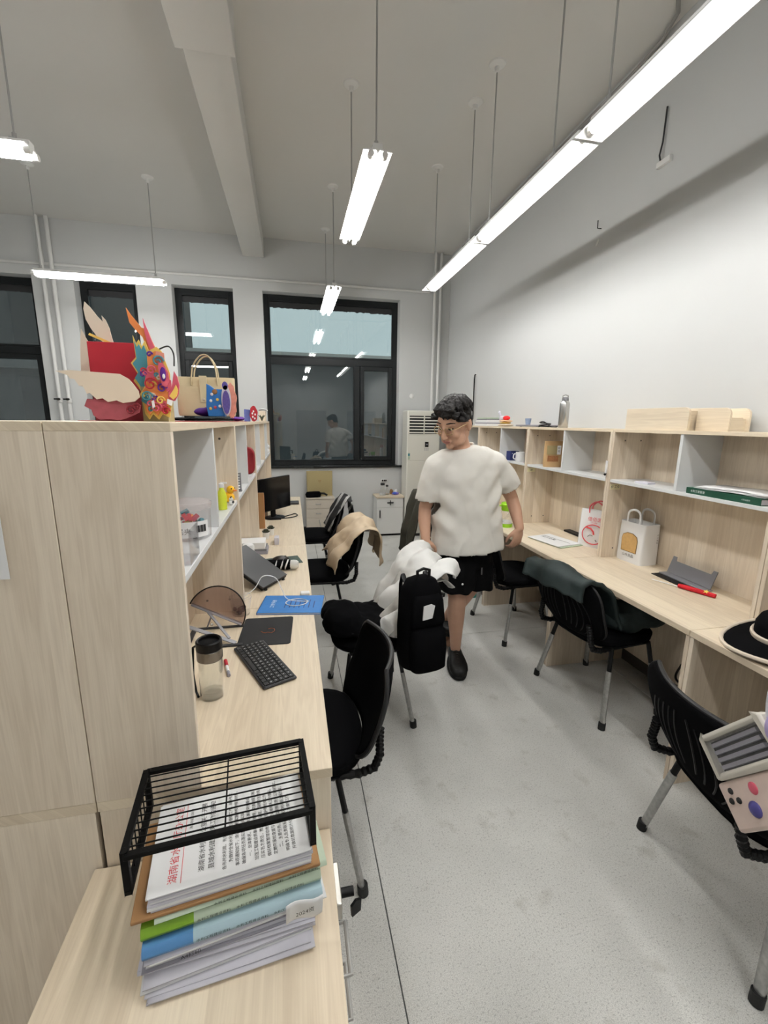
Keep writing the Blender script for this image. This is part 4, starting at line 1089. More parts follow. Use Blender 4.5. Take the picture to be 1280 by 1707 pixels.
ap = [(.0,.012),(.012,.018),(.026,.012),(.030,-.002),(.028,-.016),(.018,-.028),(.008,-.024),(0,-.022),(-.010,-.026),(-.02,-.022),(-.030,-.008),(-.030,.008),(-.022,.017),(-.010,.016)]
B().tube([(x*.9+.005, y*.9, .0034) for x, y in ap][:-3], .0009, 5).build('logo_outline', col('orange_print', 190, 100, 50), t)
t = thing('blue_booklet', 'blue booklet sticking out over the edge of the left desk', 'booklet', (-.022, 1.972, DZ), math.radians(-9))
B().box(-.142,.142,-.10,.10,0,.002).box(-.142,.142,-.10,.10,.008,.0095).box(-.142,-.140,-.10,.10,0,.0095).build('cover', SKYBLUE, t, smooth=0)
B().box(-.140,.139,-.097,.097,.002,.008).build('pages', PAPER, t, smooth=0)
lettering('工作手册', .022, PAPER, t, Matrix.Translation((-.085,0,.0098)) @ Matrix.Rotation(PI/2,4,'Z'))
for k in range(7): B().box(-.03+k*.022,-.026+k*.022,-.045,.03+.008*(k%3),.0095,.0098).build('print_bar', NAVY, t, smooth=0)
t = thing('earphone_cable', 'white earphone cable looped over the blue booklet', 'cable', (-.10, 2.04, DZ))
lp = [(-.18,.02,.004),(-.10,.05,.05),(-.06,.08,.10),(0,.08,.09),(.03,.03,.05),(.06,-.02,.013)]
lp += [(.10+.05*math.cos(a), -.06+.04*math.sin(a), .012) for a in [k*.5 for k in range(14)]]
def smoothp(pts, n=6):
    P = [Vector(p) for p in pts]; out = []
    for i in range(len(P)-1):
        p0, p1, p2, p3 = P[max(i-1,0)], P[i], P[i+1], P[min(i+2,len(P)-1)]
        for k in range(n):
            s = k/n
            out.append(.5*((2*p1)+(p2-p0)*s+(2*p0-5*p1+4*p2-p3)*s*s+(3*p1-p0-3*p2+p3)*s**3))
    out.append(P[-1]); return out
B().tube(smoothp(lp), .0022, 6).build('cord', PAPER, t)
B().box(.12,.165,.045,.075,0,.014).build('charger_head', PAPER, t, bevel=.004)
# folding stand with a round smoked sheet
t = thing('folding_stand', 'grey folding stand with a round smoked panel on the near left desk', 'stand', (-.335, 1.755, DZ))
A_, B2 = Vector((-.09, .06, .105)), Vector((.105, .035, .012)); c_ = (A_+B2)/2; ex = (B2-A_).normalized(); rad = (B2-A_).length/2+.006
up_ = Vector((.10, .25, 1)); ey = (up_-ex*up_.dot(ex)).normalized(); ez = ex.cross(ey)
MD = Matrix(((ex.x,ey.x,ez.x,c_.x),(ex.y,ey.y,ez.y,c_.y),(ex.z,ey.z,ez.z,c_.z),(0,0,0,1)))
half = [(rad*math.cos(PI*k/24), rad*math.sin(PI*k/24)*1.02) for k in range(25)]
pn = B().prism(half, -.001, .001, MD).build('round_panel', SMOKE, t, smooth=30)
B().tube([MD @ Vector((x, y, 0)) for x, y in half], .003, 6).build('panel_rim', BLACKP, pn)
def bar(a, b_, w_=.014, th=.004):
    a, b_ = Vector(a), Vector(b_); d = (b_-a); L_ = d.length; z = d.normalized(); s = Vector((.5,1,0)).normalized(); s = (s-z*s.dot(z)).normalized(); n = z.cross(s)
    M = Matrix(((s.x,n.x,z.x,a.x),(s.y,n.y,z.y,a.y),(s.z,n.z,z.z,a.z),(0,0,0,1)))
    return B().box(-w_/2,w_/2,-th/2,th/2,0,L_,M)
bar(A_, B2, .02).build('upper_rail', GREY, t, bevel=.001)
bar((-.095,-.07,.075), (.10,-.115,.006), .02).build('lower_rail', GREY, t, bevel=.001)
bar(A_.lerp(B2,.3), (.075,-.10,.02), .012).build('cross_strut', GREY, t, bevel=.001)
bar(A_.lerp(B2,.42), (-.03,.03,.01), .008).build('cross_strut', GREY, t, bevel=.001)
B().box(-.09,.115,.03,.042,0,.008).box(.02,.125,-.135,-.12,0,.008).box(-.09,-.07,-.09,.042,0,.006).build('base_bar', DARKGREY, t, bevel=.002)
B().ell((.0,-.03,.05),(.006,.006,.006)).build('pivot_screw', SSTEEL, t, smooth=180)
t = thing('snack_tub', 'clear plastic tub of dark red fruit behind the folding stand', 'tub', (-.175, 2.14, DZ), 0)
B().lathe([(0,0),(.038,0),(.046,.07),(.047,.078)], (0,0,0), 24, caps=False).build('tub_wall', CLEAR, t)
B().lathe([(.049,.076),(.049,.083),(.040,.085),(.038,.080),(0,.080)], (0,0,0), 24, caps=False).build('lid', CLEAR, t)
random.seed(9)
for i in range(14):
    a, r = random.uniform(0, 6.28), .028*math.sqrt(random.random())
    B().ell((r*math.cos(a), r*math.sin(a), .010+.024*random.random()), .0095, 10, 6).build('dark_berry', col('berry', 70, 16, 22, .4), t, smooth=180)
t.location = (-.245, 1.925, DZ)
t = thing('tilted_laptop', 'black laptop propped up at a slant behind the blue booklet', 'laptop', (-.225, 2.33, DZ), math.radians(-32))
ML_ = Matrix.Translation((0,0,.012)) @ Matrix.Rotation(math.radians(28),4,'Y')
B().box(-.15,.15,-.11,.11,.0,.012,Matrix.Translation((0,0,.075)) @ Matrix.Rotation(math.radians(28),4,'Y')).build('laptop_base', BLACKP, t, bevel=.003)
B().box(-.15,.15,-.11,.11,.013,.022,Matrix.Translation((0,0,.075)) @ Matrix.Rotation(math.radians(28),4,'Y')).build('laptop_lid', mat('laptop_black', (.022,.022,.024), .35), t, bevel=.003)
for y_ in (-.08, .08):
    B().cyl((.135,y_,0),(.135,y_,.012),.008,n=10).build('rubber_foot', RUBBER, t)
    B().box(-.10,-.09,y_-.004,y_+.004,0,.11).build('prop_leg', BLACKP, t)
t = thing('white_jar', 'white rounded jar on the left desk beside the shelf post', 'jar', (-.285, 2.74, DZ))
B().lathe([(0,0),(.034,0),(.037,.004),(.037,.062)], (0,0,0), 24, caps=False).build('jar_body', PAPER, t)
B().lathe([(.038,.063),(.038,.080),(.032,.094),(.02,.100),(0,.102)], (0,0,0), 24, caps=False).build('lid', PAPER, t)
one(B().box(-.10,.10,-.075,.075,0,.003), 'grey_mat', col('grey_green_mat', 70, 84, 78, .8), 'grey green mouse mat on the second left desk', 'mouse mat', (-.068, 2.665, DZ), math.radians(12))
t = thing('computer_mouse', 'black computer mouse on the grey green mat', 'mouse', (-.09, 2.66, DZ+.003), math.radians(10))
B().lathe([(.030,0),(.031,.010),(.026,.022),(.015,.030),(0,.033)], (0,0,0), 20, caps=True, sx=1.75, sy=1.0).build('mouse_shell', mat('mouse_black', (.02,.016,.013), .35), t, smooth=60)
B().cyl((.03,-.003,.026),(.03,.003,.026),.006,n=10).build('wheel', DARKGREY, t)
t = thing('folded_umbrella', 'black folded umbrella with white stripes lying on the left desk', 'umbrella', (-.10, 2.505, DZ+.031), math.radians(-8))
B().tube([(-.125,0,0),(-.11,0,0),(-.03,0,0),(.05,0,0),(.075,0,0)], [.014,.026,.030,.030,.026], 16).build('folded_canopy', BLACKF, t)
for x in (-.01,.025,.05): B().lathe([(.0305,-.004),(.0312,0),(.0305,.004)], (0,0,0), 16, Matrix.Translation((x,0,0)) @ Matrix.Rotation(PI/2+.35,4,'Y'), caps=False).build('white_stripe', PAPER, t)
B().tube([(.072,0,0),(.09,0,0),(.105,0,0),(.118,0,0)], [.026,.028,.026,.018], 14).build('clear_cup_end', mat('milky_plastic', (.70,.70,.66), .3), t)
B().tube([(-.125,0,0),(-.16,.01,-.012),(-.17,.03,-.02)], .004, 6).build('wrist_loop', BLACKP, t)
t = thing('box_stack', 'white box on grey books against the left shelf post', 'books', (-.265, 2.90, DZ))
B().box(-.085,.09,-.075,.075,0,.022).build('grey_book', PAPERD, t, bevel=.001); B().box(-.08,.085,-.07,.075,.0225,.035).build('book', GREY, t, bevel=.001); B().box(-.085,.075,-.07,.07,.0355,.078).build('white_carton', PAPER, t, bevel=.002)
for k, (x, y) in enumerate(((-.205,3.22),(-.175,3.33))):
    t = thing('succulent', ('nearer' if k == 0 else 'farther')+' potted succulent beside the black monitor', 'plant', (x, y, DZ), group='succulents')
    B().lathe([(0,0),(.020,0),(.026,.045),(.026,.05),(.023,.05),(.022,.042),(0,.042)], (0,0,0), 18, caps=False).build('pot', WHITEMETAL, t)
    LEAF = mat('succulent_leaf', (.045,.05,.032), .6, noise_amt=.3)
    for r_ in range(3):
        for j in range(7):
            a = 2*PI*j/7+r_*.4; d = Vector((math.cos(a), math.sin(a), .5+.6*r_)).normalized(); p = Vector((0,0,.045+.006*r_))
            B().tube([p, p+d*(.018-.003*r_), p+d*(.034-.007*r_)], [.004,.0075,.0015], 6).build('leaf', LEAF, t)
t = thing('desk_caddy', 'row of small white ridged boxes beside the succulents', 'box', (-.11, 3.10, DZ))
for k in range(3): B().box(-.03,.0,-.06+k*.042,-.022+k*.042,0,.05-.006*k).build('small_box', PAPERG, t, bevel=.002)
# monitor
p0, p1 = Vector((-.274,3.75,0)), Vector((-.02,4.10,0)); ma = math.atan2(p1.y-p0.y, p1.x-p0.x); mw = (p1-p0).length/2
mc = (p0+p1)/2
t = thing('monitor', 'black computer monitor on the third left desk', 'monitor', (mc.x-.03, mc.y+.03, DZ), ma)
B().box(-mw,mw,-.028,-.004,.075,.365).build('screen_case', BLACKP, t, bevel=.003)
B().box(-mw+.006,mw-.006,-.0295,-.028,.085,.36).build('screen', mat('screen_black', (.004,.004,.005), .12), t, smooth=0)
B().box(-.025,.025,-.004,.016,.008,.24).build('stand_neck', BLACKP, t, bevel=.003)
B().lathe([(.085,0),(.085,.006),(.08,.009)], (0,-.01,0), 24, sx=1.2).build('stand_base', BLACKP, t)
t = thing('monitor_cable', 'black cable curling on the desk beside the monitor', 'cable', (-.10, 4.02, DZ))
B().tube(smoothp([(-.10,.06,.05),(-.06,.0,.012),(0,-.06,.005),(.06,.0,.004),(.11,.06,.004),(.13,-.02,.004),(.08,-.10,.004),(-.05,-.14,.004),(-.10,-.16,.004)]), .005, 6).build('cord', BLACKP, t)
B().box(-.09,-.01,-.17,-.13,0,.02).build('power_brick', BLACKP, t, bevel=.004)
one(B().box(-.10,.055,-.06,.06,0,.022), 'dark_pad', DARKGREY, 'dark keyboard on the far end of the left desk row', 'keyboard', (.0, 4.62, DZ), None, bevel=.004)
t = thing('brown_folder', 'brown folder leaning under the far left shelf', 'folder', (-.33, 3.55, DZ))
B().box(-.10,.10,-.012,.012,0,.29).build('folder_body', BROWN, t, bevel=.002); B().box(-.10,.10,.014,.03,0,.27).build('orange_book', ORANGE, t, bevel=.001)

# ---- on top of the left shelf
TZ = 1.5945
t = thing('paper_dragon', 'colourful layered cardboard dragon head standing on the left shelf', 'ornament', (-.46, 1.5, TZ))
def plate(nm, pts, y, m_, par=None, th=.004, off=(0, 0)):
    return B().prism([(x+.46+off[0], z-TZ+off[1]) for x, z in pts], -th/2, th/2, XZ(y-1.5)).build(nm, m_, par or t, smooth=20)
B().box(-.118,.012,-.0,.15,.095,.228).build('red_box', RED, t, bevel=.002)
B().box(-.11,.03,-.02,.14,.0,.095).build('red_plinth', col('deep_red', 120, 20, 35), t, bevel=.002)
plate('tail_fan', [(-.624,1.727),(-.586,1.730),(-.525,1.727),(-.465,1.724),(-.443,1.711),(-.433,1.698),(-.421,1.679),(-.419,1.662),(-.433,1.650),(-.464,1.645),(-.48,1.652),(-.502,1.647),(-.515,1.657),(-.530,1.654),(-.546,1.671),(-.553,1.668),(-.561,1.690),(-.570,1.689),(-.580,1.707),(-.590,1.708),(-.596,1.717)], 1.40, CREAM)
plate('pale_horn', [(-.616,1.956),(-.602,1.941),(-.585,1.916),(-.57,1.899),(-.572,1.918),(-.562,1.905),(-.554,1.882),(-.55,1.855),(-.545,1.832),(-.569,1.832),(-.59,1.853),(-.606,1.878),(-.618,1.905),(-.621,1.935)], 1.62, CREAM)
plate('pale_spike', [(-.627,1.873),(-.618,1.85),(-.611,1.835),(-.602,1.832),(-.60,1.70),(-.645,1.70),(-.635,1.816)], 1.60, CREAM)
plate('gold_rod', [(-.60,1.852),(-.596,1.858),(-.535,1.832),(-.54,1.826)], 1.58, YELLOW, th=.008)
plate('horn', [(-.463,1.92),(-.452,1.902),(-.437,1.882),(-.426,1.867),(-.41,1.863),(-.401,1.833),(-.394,1.815),(-.402,1.797),(-.415,1.800),(-.425,1.84),(-.443,1.86),(-.457,1.879)], 1.50, ORANGE)
plate('horn_tip', [(-.418,1.892),(-.410,1.866),(-.401,1.836),(-.394,1.815),(-.384,1.80),(-.398,1.79),(-.41,1.82),(-.416,1.85)], 1.492, PINK)
mane = [(-.443,1.839),(-.436,1.817),(-.428,1.828),(-.422,1.809),(-.412,1.826),(-.404,1.80),(-.395,1.77),(-.395,1.728),(-.40,1.699),(-.41,1.66),(-.432,1.676),(-.44,1.693),(-.452,1.712),(-.439,1.732),(-.455,1.762),(-.44,1.779)]
plate('mane', mane, 1.47, YELLOW); plate('mane_inner', [((x+.42)*.8-.42, (z-1.75)*.82+1.75) for x, z in mane], 1.462, TEAL)
face = [(-.401,1.791),(-.374,1.806),(-.361,1.794),(-.354,1.768),(-.344,1.735),(-.345,1.685),(-.345,1.648),(-.354,1.606),(-.373,1.616),(-.384,1.600),(-.399,1.616),(-.41,1.600),(-.42,1.616),(-.424,1.65),(-.428,1.675),(-.411,1.70),(-.402,1.747)]
plate('face', face, 1.44, YELLOW); plate('face_inner', [((x+.385)*.84-.385, (z-1.70)*.88+1.70) for x, z in face], 1.432, ORANGE)
def swirl(cx_, cz_, r, y, m_, turns=1.4):
    pts = [(cx_+.46+r*(1-k/26)*math.cos(k/22*turns*2*PI), y-1.5, cz_-TZ+r*(1-k/26)*math.sin(k/22*turns*2*PI)) for k in range(23)]
    B().tube(pts, .0025, 5).build('swirl', m_, t)
for i, (cx_, cz_, r, m_) in enumerate(((-.395,1.70,.020,RED),(-.408,1.665,.016,TEAL),(-.37,1.765,.016,TEAL),(-.385,1.635,.015,PINK),(-.365,1.69,.014,PURPLE),(-.372,1.655,.012,YELLOW),(-.39,1.74,.013,PINK),(-.36,1.625,.012,RED))): swirl(cx_, cz_, r, 1.425, m_)
random.seed(14)
for i in range(16):
    swirl(-.42+.07*random.random(), 1.625+.16*random.random(), random.uniform(.006,.010), 1.4285, random.choice([TEAL, RED, PINK, YELLOW, PURPLE, CREAM]), 1.1)
for (x, z) in ((-.41,1.66),(-.365,1.775),(-.395,1.72),(-.37,1.64),(-.352,1.70)):
    plate('colour_patch', [(x+.012*math.cos(2*PI*k/9)*(1+.3*(k%2)), z+.016*math.sin(2*PI*k/9)*(1+.3*(k%2))) for k in range(9)], 1.4305, random.choice([TEAL, PINK, col('salmon_card', 220, 140, 120)]), th=.003)
plate('eye_plate', [(-.368,1.762),(-.355,1.758),(-.344,1.735),(-.342,1.714),(-.350,1.692),(-.362,1.698),(-.369,1.726)], 1.42, PINK)
B().ell((.46-.356,-.087,1.728-TZ),(.008,.002,.020)).build('eye_disc', PURPLE, t, smooth=180); B().ell((.46-.354,-.090,1.722-TZ),(.004,.002,.007)).build('eye_shine', PAPER, t, smooth=180)
plate('cheek', [(-.33,1.739),(-.322,1.723),(-.318,1.70),(-.322,1.675),(-.333,1.655),(-.350,1.653),(-.350,1.675),(-.338,1.70)], 1.43, PINK); plate('cheek_flame', [(-.326,1.70),(-.321,1.685),(-.326,1.668),(-.336,1.658),(-.346,1.668),(-.334,1.685)], 1.422, YELLOW)
plate('tooth', [(-.352,1.66),(-.338,1.655),(-.342,1.640),(-.354,1.646)], 1.422, PAPER); plate('tooth', [(-.395,1.652),(-.389,1.655),(-.387,1.637),(-.393,1.632)], 1.42, PAPER)
B().tube(smoothp([(.46-.372,-.05,1.80-TZ),(.46-.345,-.05,1.81-TZ),(.46-.332,-.05,1.79-TZ),(.46-.333,-.05,1.755-TZ)]), .0022, 5).build('whisker', INK, t)
plate('lower_frill', [(-.556,1.655),(-.50,1.652),(-.44,1.648),(-.42,1.64),(-.425,1.62),(-.44,1.612),(-.46,1.603),(-.48,1.597),(-.505,1.60),(-.53,1.598),(-.545,1.61),(-.548,1.625),(-.565,1.635)], 1.405, col('maroon_print', 150, 70, 80, noise_amt=.3, noise_scale=60))
swirl(-.445, 1.625, .014, 1.398, col('deep_red', 120, 20, 35)); swirl(-.43, 1.635, .010, 1.398, col('deep_red', 120, 20, 35))
B().box(.03,.10,-.05,.02,0,.10).build('support', KRAFT, t)
one(B().box(-.19,.21,-.5,.5,0,.0015), 'red_sheet', RED, 'red sheet laid under the ornaments on the left shelf', 'paper', (-.445, 2.02, TZ))
t = thing('black_cloth', 'black cloth lying on the left shelf under the tote bag', 'cloth', (-.36, 1.9, TZ+.0015))
B().grid(lambda u, v: (-.10+.19*u, -.28+.62*v, .004+.012*abs(noise.noise(Vector((u*4, v*7, 1)))) ), 14, 24).build('cloth_sheet', BLACKF, t, solid=.004)
t = thing('tote_bag', 'beige canvas tote bag with long handles on the left shelf', 'bag', (-.375, 2.2, TZ+.024))
def tb_ring(z, hx, hy): return sq_ring(0,0,z,hx,hy,28,5)
B().loft([tb_ring(0,.118,.050), tb_ring(.01,.122,.052), tb_ring(.09,.124,.042), tb_ring(.17,.126,.02), tb_ring(.172,.123,.016), tb_ring(.12,.118,.025)], caps=True).build('bag_body', CANVAS, t, smooth=60)
for s in (-1, 1):
    B().tube(smoothp([(-.058,s*.03,.135),(-.056,s*.028,.17),(-.045,s*.026,.22),(-.012,s*.03,.262),(.02,s*.03,.262),(.045,s*.026,.22),(.052,s*.028,.17),(.054,s*.03,.135)]), .007, 8, sq=.45).build('handle', CANVAS, t)
fs = B().prism([(-.014,-.075),(.014,-.075),(.016,.04),(-.016,.04)], -.003, .003, XZ(-.046)).build('closing_strap', col('pale_canvas', 214, 203, 165, .9), t); B().ell((0,-.05,-.062),(.006,.003,.006)).build('snap_button', CREAM, fs)
fs.location = (-.005, 0, .135)
def disc_box(name, label, loc, pts_fn, mats, rz=0):
    t = thing(name, label, 'ornament', loc, rz); return t
t = thing('blue_lion_box', 'blue printed lion shaped gift box with an oval badge on the left shelf', 'ornament', (-.262, 1.9, TZ+.0205))
B().prism([(-.058,.0),(-.064,.04),(-.06,.09),(-.058,.125),(-.045,.118),(-.03,.105),(.0,.105),(.005,.0)], -.02, .02, XZ(0)).build('box_front', SKYBLUE, t, bevel=.002)
B().ell((-.028,-.021,.095),(.010,.003,.010)).build('gold_boss', BROWN, t, smooth=180)
for (x, z, m_) in ((-.045,.06,PAPER),(-.02,.065,YELLOW),(-.03,.035,PINK),(-.048,.03,YELLOW),(-.012,.04,PAPER),(-.04,.085,PAPER)): B().ell((x,-.0205,z),(.006,.0015,.006),10,6).build('flower_print', m_, t, smooth=180)
B().prism([(.014+.018*math.cos(a), .062+.058*math.sin(a)) for a in [2*PI*k/24 for k in range(24)]], -.03, -.024, XZ(0)).build('oval_badge', PAPERG, t); B().prism([(.014+.014*math.cos(a), .055+.045*math.sin(a)) for a in [2*PI*k/24 for k in range(24)]], -.033, -.030, XZ(0)).build('badge_face', col('violet_print', 90, 80, 150, noise_amt=.5, noise_scale=120), t)
B().prism([(.012+.011*math.cos(a), .118+.016*math.sin(a)) for a in [2*PI*k/16 for k in range(16)]], -.03, -.024, XZ(0)).build('violet_ear', col('violet', 95, 85, 160), t)
pk = [(.030+.020*math.cos(a)*(1+.12*math.sin(a*7)), .062+.068*math.sin(a)*(1+.05*math.sin(a*9))) for a in [2*PI*k/40 for k in range(40)]]
B().prism(pk, -.006, .0, XZ(0)).build('pink_frill', col('salmon_print', 225, 150, 130, noise_amt=.3, noise_scale=90), t)
bundle('purple_cloth', 'shiny purple cloth bundled beside the blue gift box', 'cloth', PURPLE, (-.345, 1.99, TZ+.021), 0, [((0,0,.018),(.05,.04,.018)), ((.02,-.02,.022),(.04,.03,.016))], .006, .004, 2)
bundle('violet_ribbon', 'dark violet ribbon lying farther along the left shelf', 'ribbon', PURPLE, (-.262, 2.36, TZ+.003), 0, [((0,0,.010),(.03,.09,.010)), ((.01,.06,.012),(.02,.05,.012))], .006, .004, 4)
t = thing('small_gift_boxes', 'small red and blue gift boxes at the far part of the left shelf', 'ornament', (-.262, 3.05, TZ))
B().prism([(-.035,0),(.0,0),(.002,.075),(-.034,.078)], -.02, .02, XZ(0)).build('blue_box', col('violet_blue', 90, 100, 165, noise_amt=.3, noise_scale=60), t, bevel=.002)
B().prism([(.026+.024*math.cos(a)*(1+.1*math.sin(a*6)), .05+.05*math.sin(a)) for a in [2*PI*k/30 for k in range(30)]], -.028, -.022, XZ(0)).build('red_plate', RED, t)
for (x, z) in ((.02,.03),(.035,.045),(.025,.065),(.032,.02),(.018,.052)): B().ell((x,-.029,z),(.005,.0015,.007),10,6).build('white_print', PAPER, t, smooth=180)
t = thing('shelf_end_box', 'small oak box with a white cloth and a plant at the shelf end', 'box', (-.27, 4.55, TZ))
B().box(-.03,.03,-.10,.10,0,.10).build('oak_block', WOODZ, t, bevel=.002)
B().grid(lambda u, v: (-.035+.08*u, -.11+.22*v, .104+.010*math.sin(u*3)+.004*math.sin(v*9)), 8, 10).build('white_cover', PAPER, t, solid=.004)
for k in range(6):
    a = k*1.05; B().tube([(.0,-.16,.005),(.012*math.cos(a),-.16+.012*math.sin(a),.04),(.035*math.cos(a),-.16+.035*math.sin(a),.06)], [.004,.006,.001], 6).build('leaf', mat('succulent_leaf', (.045,.05,.032)), t)

# ---- right shelf contents
t = thing('kraft_pouch', 'brown kraft pouch with a clear window on the right shelf', 'pouch', (2.045, 3.17, SZ), math.radians(-12))
B().loft([sq_ring(0,0,0,.07,.03,20,3), sq_ring(0,0,.03,.075,.034,20,3), sq_ring(0,0,.12,.074,.02,20,3), sq_ring(0,0,.18,.074,.006,20,3), sq_ring(0,0,.205,.074,.002,20,3)]).build('pouch_body', col('kraft_light', 190, 155, 110, .6), t, smooth=60)
B().box(-.055,.03,-.036,-.034,.045,.09).build('cookie_window', col('cookie', 150, 100, 60, .5, noise_amt=.6, noise_scale=120), t)
B().box(.02,.05,-.026,-.024,.10,.17).build('pouch_label', PAPER, t); B().box(-.06,.02,-.0262,-.0242,.10,.17).build('pouch_band', KRAFT, t)
lettering('好', .018, INK, t, Matrix.Translation((.035,-.0265,.15)) @ Matrix.Rotation(PI/2,4,'X')); lettering('吃', .018, INK, t, Matrix.Translation((.035,-.0265,.125)) @ Matrix.Rotation(PI/2,4,'X'))
t = thing('navy_box', 'small navy box with white spots on the right shelf behind the man', 'box', (2.03, 3.80, SZ), .2)
B().box(-.05,.05,-.03,.03,0,.085).build('carton', NAVY, t, bevel=.002)
for (x, z) in ((-.02,.03),(.02,.06),(.01,.02),(-.03,.065)): B().ell((x,-.031,z),(.004,.001,.004),8,6).build('spot', PAPER, t)
t = thing('white_mug', 'white mug beside the navy box on the right shelf', 'mug', (2.03, 3.66, SZ))
B().lathe([(0,0),(.035,0),(.04,.01),(.04,.085),(.037,.085),(.036,.012),(0,.01)], (0,0,0), 22, caps=False).build('mug_body', PAPER, t)
B().tube(smoothp([(-.038,0,.07),(-.062,0,.065),(-.064,0,.03),(-.038,0,.02)]), .005, 8).build('handle', PAPER, t)
t = thing('water_bottle', 'clear bottle standing behind the white mug', 'bottle', (2.14, 3.56, SZ))
B().lathe([(0,0),(.03,0),(.032,.01),(.032,.14),(.014,.18),(.014,.2)], (0,0,0), 20, caps=False).build('bottle_wall', CLEARG, t); B().lathe([(.016,.198),(.016,.22),(.012,.222)], (0,0,0), 14).build('cap', TEAL, t)
t = thing('green_book', 'thick dark green book lying on the right shelf', 'book', (2.055, 1.665, SZ))
B().box(-.085,.10,-.185,.185,0,.003).box(-.085,.10,-.185,.185,.027,.030).box(-.088,-.084,-.185,.185,0,.030).build('cover', col('dark_green_cover', 18, 70, 52, .5), t)
B().box(-.084,.097,-.182,.182,.003,.027).build('pages', PAPERG, t)
lettering('水利工程管理', .013, PAPER, t, plane_M((-.0885,.12,.015), (0,-1,0), (0,0,1))); lettering('人民出版社', .008, PAPER, t, plane_M((-.0885,-.12,.015), (0,-1,0), (0,0,1)))
t = thing('loose_papers', 'loose white papers lying on the green book', 'paper', (2.07, 1.66, SZ+.0305), .06)
for k in range(4): B().grid(lambda u, v, k=k: (-.09+.18*u+.004*k, -.17+.33*v-.006*k, .0015+.003*k+.004*math.sin(v*4+k)**2), 3, 10).build('sheet', PAPER, t, solid=.0012)
one(B().box(-.03,.03,-.045,.045,0,.010), 'small_card_box', PAPERG, 'thin white card box alone on the right shelf', 'box', (2.03, 2.19, SZ), .1, bevel=.001)
def seat_tag(y, x, z, s, label):
    t = thing('desk_tag', label, 'label', (x, y, z))
    B().box(-.036,.036,-.0016,0,-.017,.017).build('sticker', col('yellowed_paper', 235, 228, 190, .8), t, smooth=0)
    lettering(s, .02, INK, t, Matrix.Translation((0,-.0022,0)) @ Matrix.Rotation(PI/2,4,'X'), 'lettering')
seat_tag(2.412-.0192, 2.0, 1.214, '27 工位', 'cream number tag reading 27 on a right shelf post')
seat_tag(3.42-.0192, 2.0, 1.214, '28', 'cream number tag on the shelf post next to the man')
t = thing('white_clip', 'small white clip stuck on the right shelf post', 'clip', (1.948, 2.43, 1.335))
B().box(0,.007,-.008,.008,-.04,.04).build('clip_body', PAPER, t, bevel=.002); B().ell((-.002,0,-.045),(.006,.008,.008)).build('clip_head', BLACKP, t, smooth=180)

# ---- on top of the right shelf
RZ_ = 1.574
t = thing('thermos_bottle', 'stainless steel thermos bottle on top of the right shelf', 'bottle', (2.03, 3.05, RZ_))
B().lathe([(0,0),(.034,0),(.036,.004),(.036,.172),(.033,.186),(.026,.196),(.024,.198)], (0,0,0), 26, caps=False).build('steel_body', SSTEEL, t)
B().lathe([(.024,.197),(.024,.214),(.022,.216),(.022,.224),(0,.226)], (0,0,0), 20, caps=False).build('cap', GREY, t)
B().tube([(-.022,0,.214),(-.022,0,.236),(0,0,.242),(.022,0,.236),(.022,0,.214)], .004, 6).build('carry_loop', SSTEEL, t)
t = thing('wooden_organiser', 'long oak desktop organiser box on top of the right shelf', 'organiser', (2.075, 2.02, RZ_), math.radians(4))
def ogs(hy0, hy1, h, nm, x0, x1, m_):
    out = [(hy0, 0), (hy1, 0), (hy1, h)] if False else None
    rr_ = .03; pts = [(hy1, 0), (hy1, h)] + [(hy0+rr_-rr_*math.sin(k*PI/2/6), h-rr_+rr_*math.cos(k*PI/2/6)) for k in range(7)] + [(hy0, 0)]
    return B().prism(pts, x0, x1, YZ(0)).build(nm, m_, t, bevel=.001)
ogs(-.10, .30, .118, 'front_panel', -.10, -.085, WOODY); ogs(-.10, .30, .118, 'rear_panel', .075, .09, WOODY)
B().box(-.085,.075,-.085,-.07,0,.10).box(-.085,.075,.285,.30,0,.118).box(-.085,.075,-.07,.285,0,.012).build('box_shell', WOODX, t)
ogs(-.27, -.103, .112, 'small_side_panel', -.05, -.037, WOODY); ogs(-.27, -.103, .112, 'small_rear_panel', .077, .09, WOODY)
B().box(-.037,.077,-.25,-.103,0,.012).box(-.037,.077,-.255,-.24,0,.06).box(-.037,.077,-.24,-.11,.058,.066).build('drawer_front', WOODX, t)
t = thing('book_pile', 'pile of books and papers at the far end of the right shelf top', 'books', (2.08, 4.45, RZ_))
for k, (h, m_) in enumerate(((.022,PAPER),(.012,PAPERD),(.028,PAPER),(.010,GREY),(.014,PALE))): B().box(-.10+.004*k,.10-.006*k,-.16+.01*k,.16-.008*k,sum((.022,.012,.028,.010,.014)[:k]),sum((.022,.012,.028,.010,.014)[:k+1])-.0005).build('book', m_, t, bevel=.001)
t = thing('snack_packets', 'heap of red and cream snack packets on the right shelf top', 'packet', (2.03, 3.98, RZ_))
for k, (c, s_, a, m_) in enumerate((((0,.0,.012),(.06,.10,.012),.1,CREAM),((.01,.03,.032),(.05,.09,.010),-.15,YELLOW),((0,0,.05),(.05,.08,.010),.2,col('peach_pack', 235, 190, 150)),((.0,-.01,.078),(.02,.055,.022),.1,col('bright_red', 235, 40, 45)),((-.01,.06,.075),(.03,.03,.03),.4,PAPERG))):
    B().ell(c, s_, 16, 10, Matrix.Rotation(a,3,'Z')).build('packet', m_, t, smooth=60)
B().tube([(0,.09,.08),(-.02,.11,.13),(-.01,.12,.14)], .012, 8).build('packet_tail', PAPERG, t)
t = thing('silver_laptop', 'closed silver laptop lying on the right shelf top', 'laptop', (2.09, 3.50, RZ_))
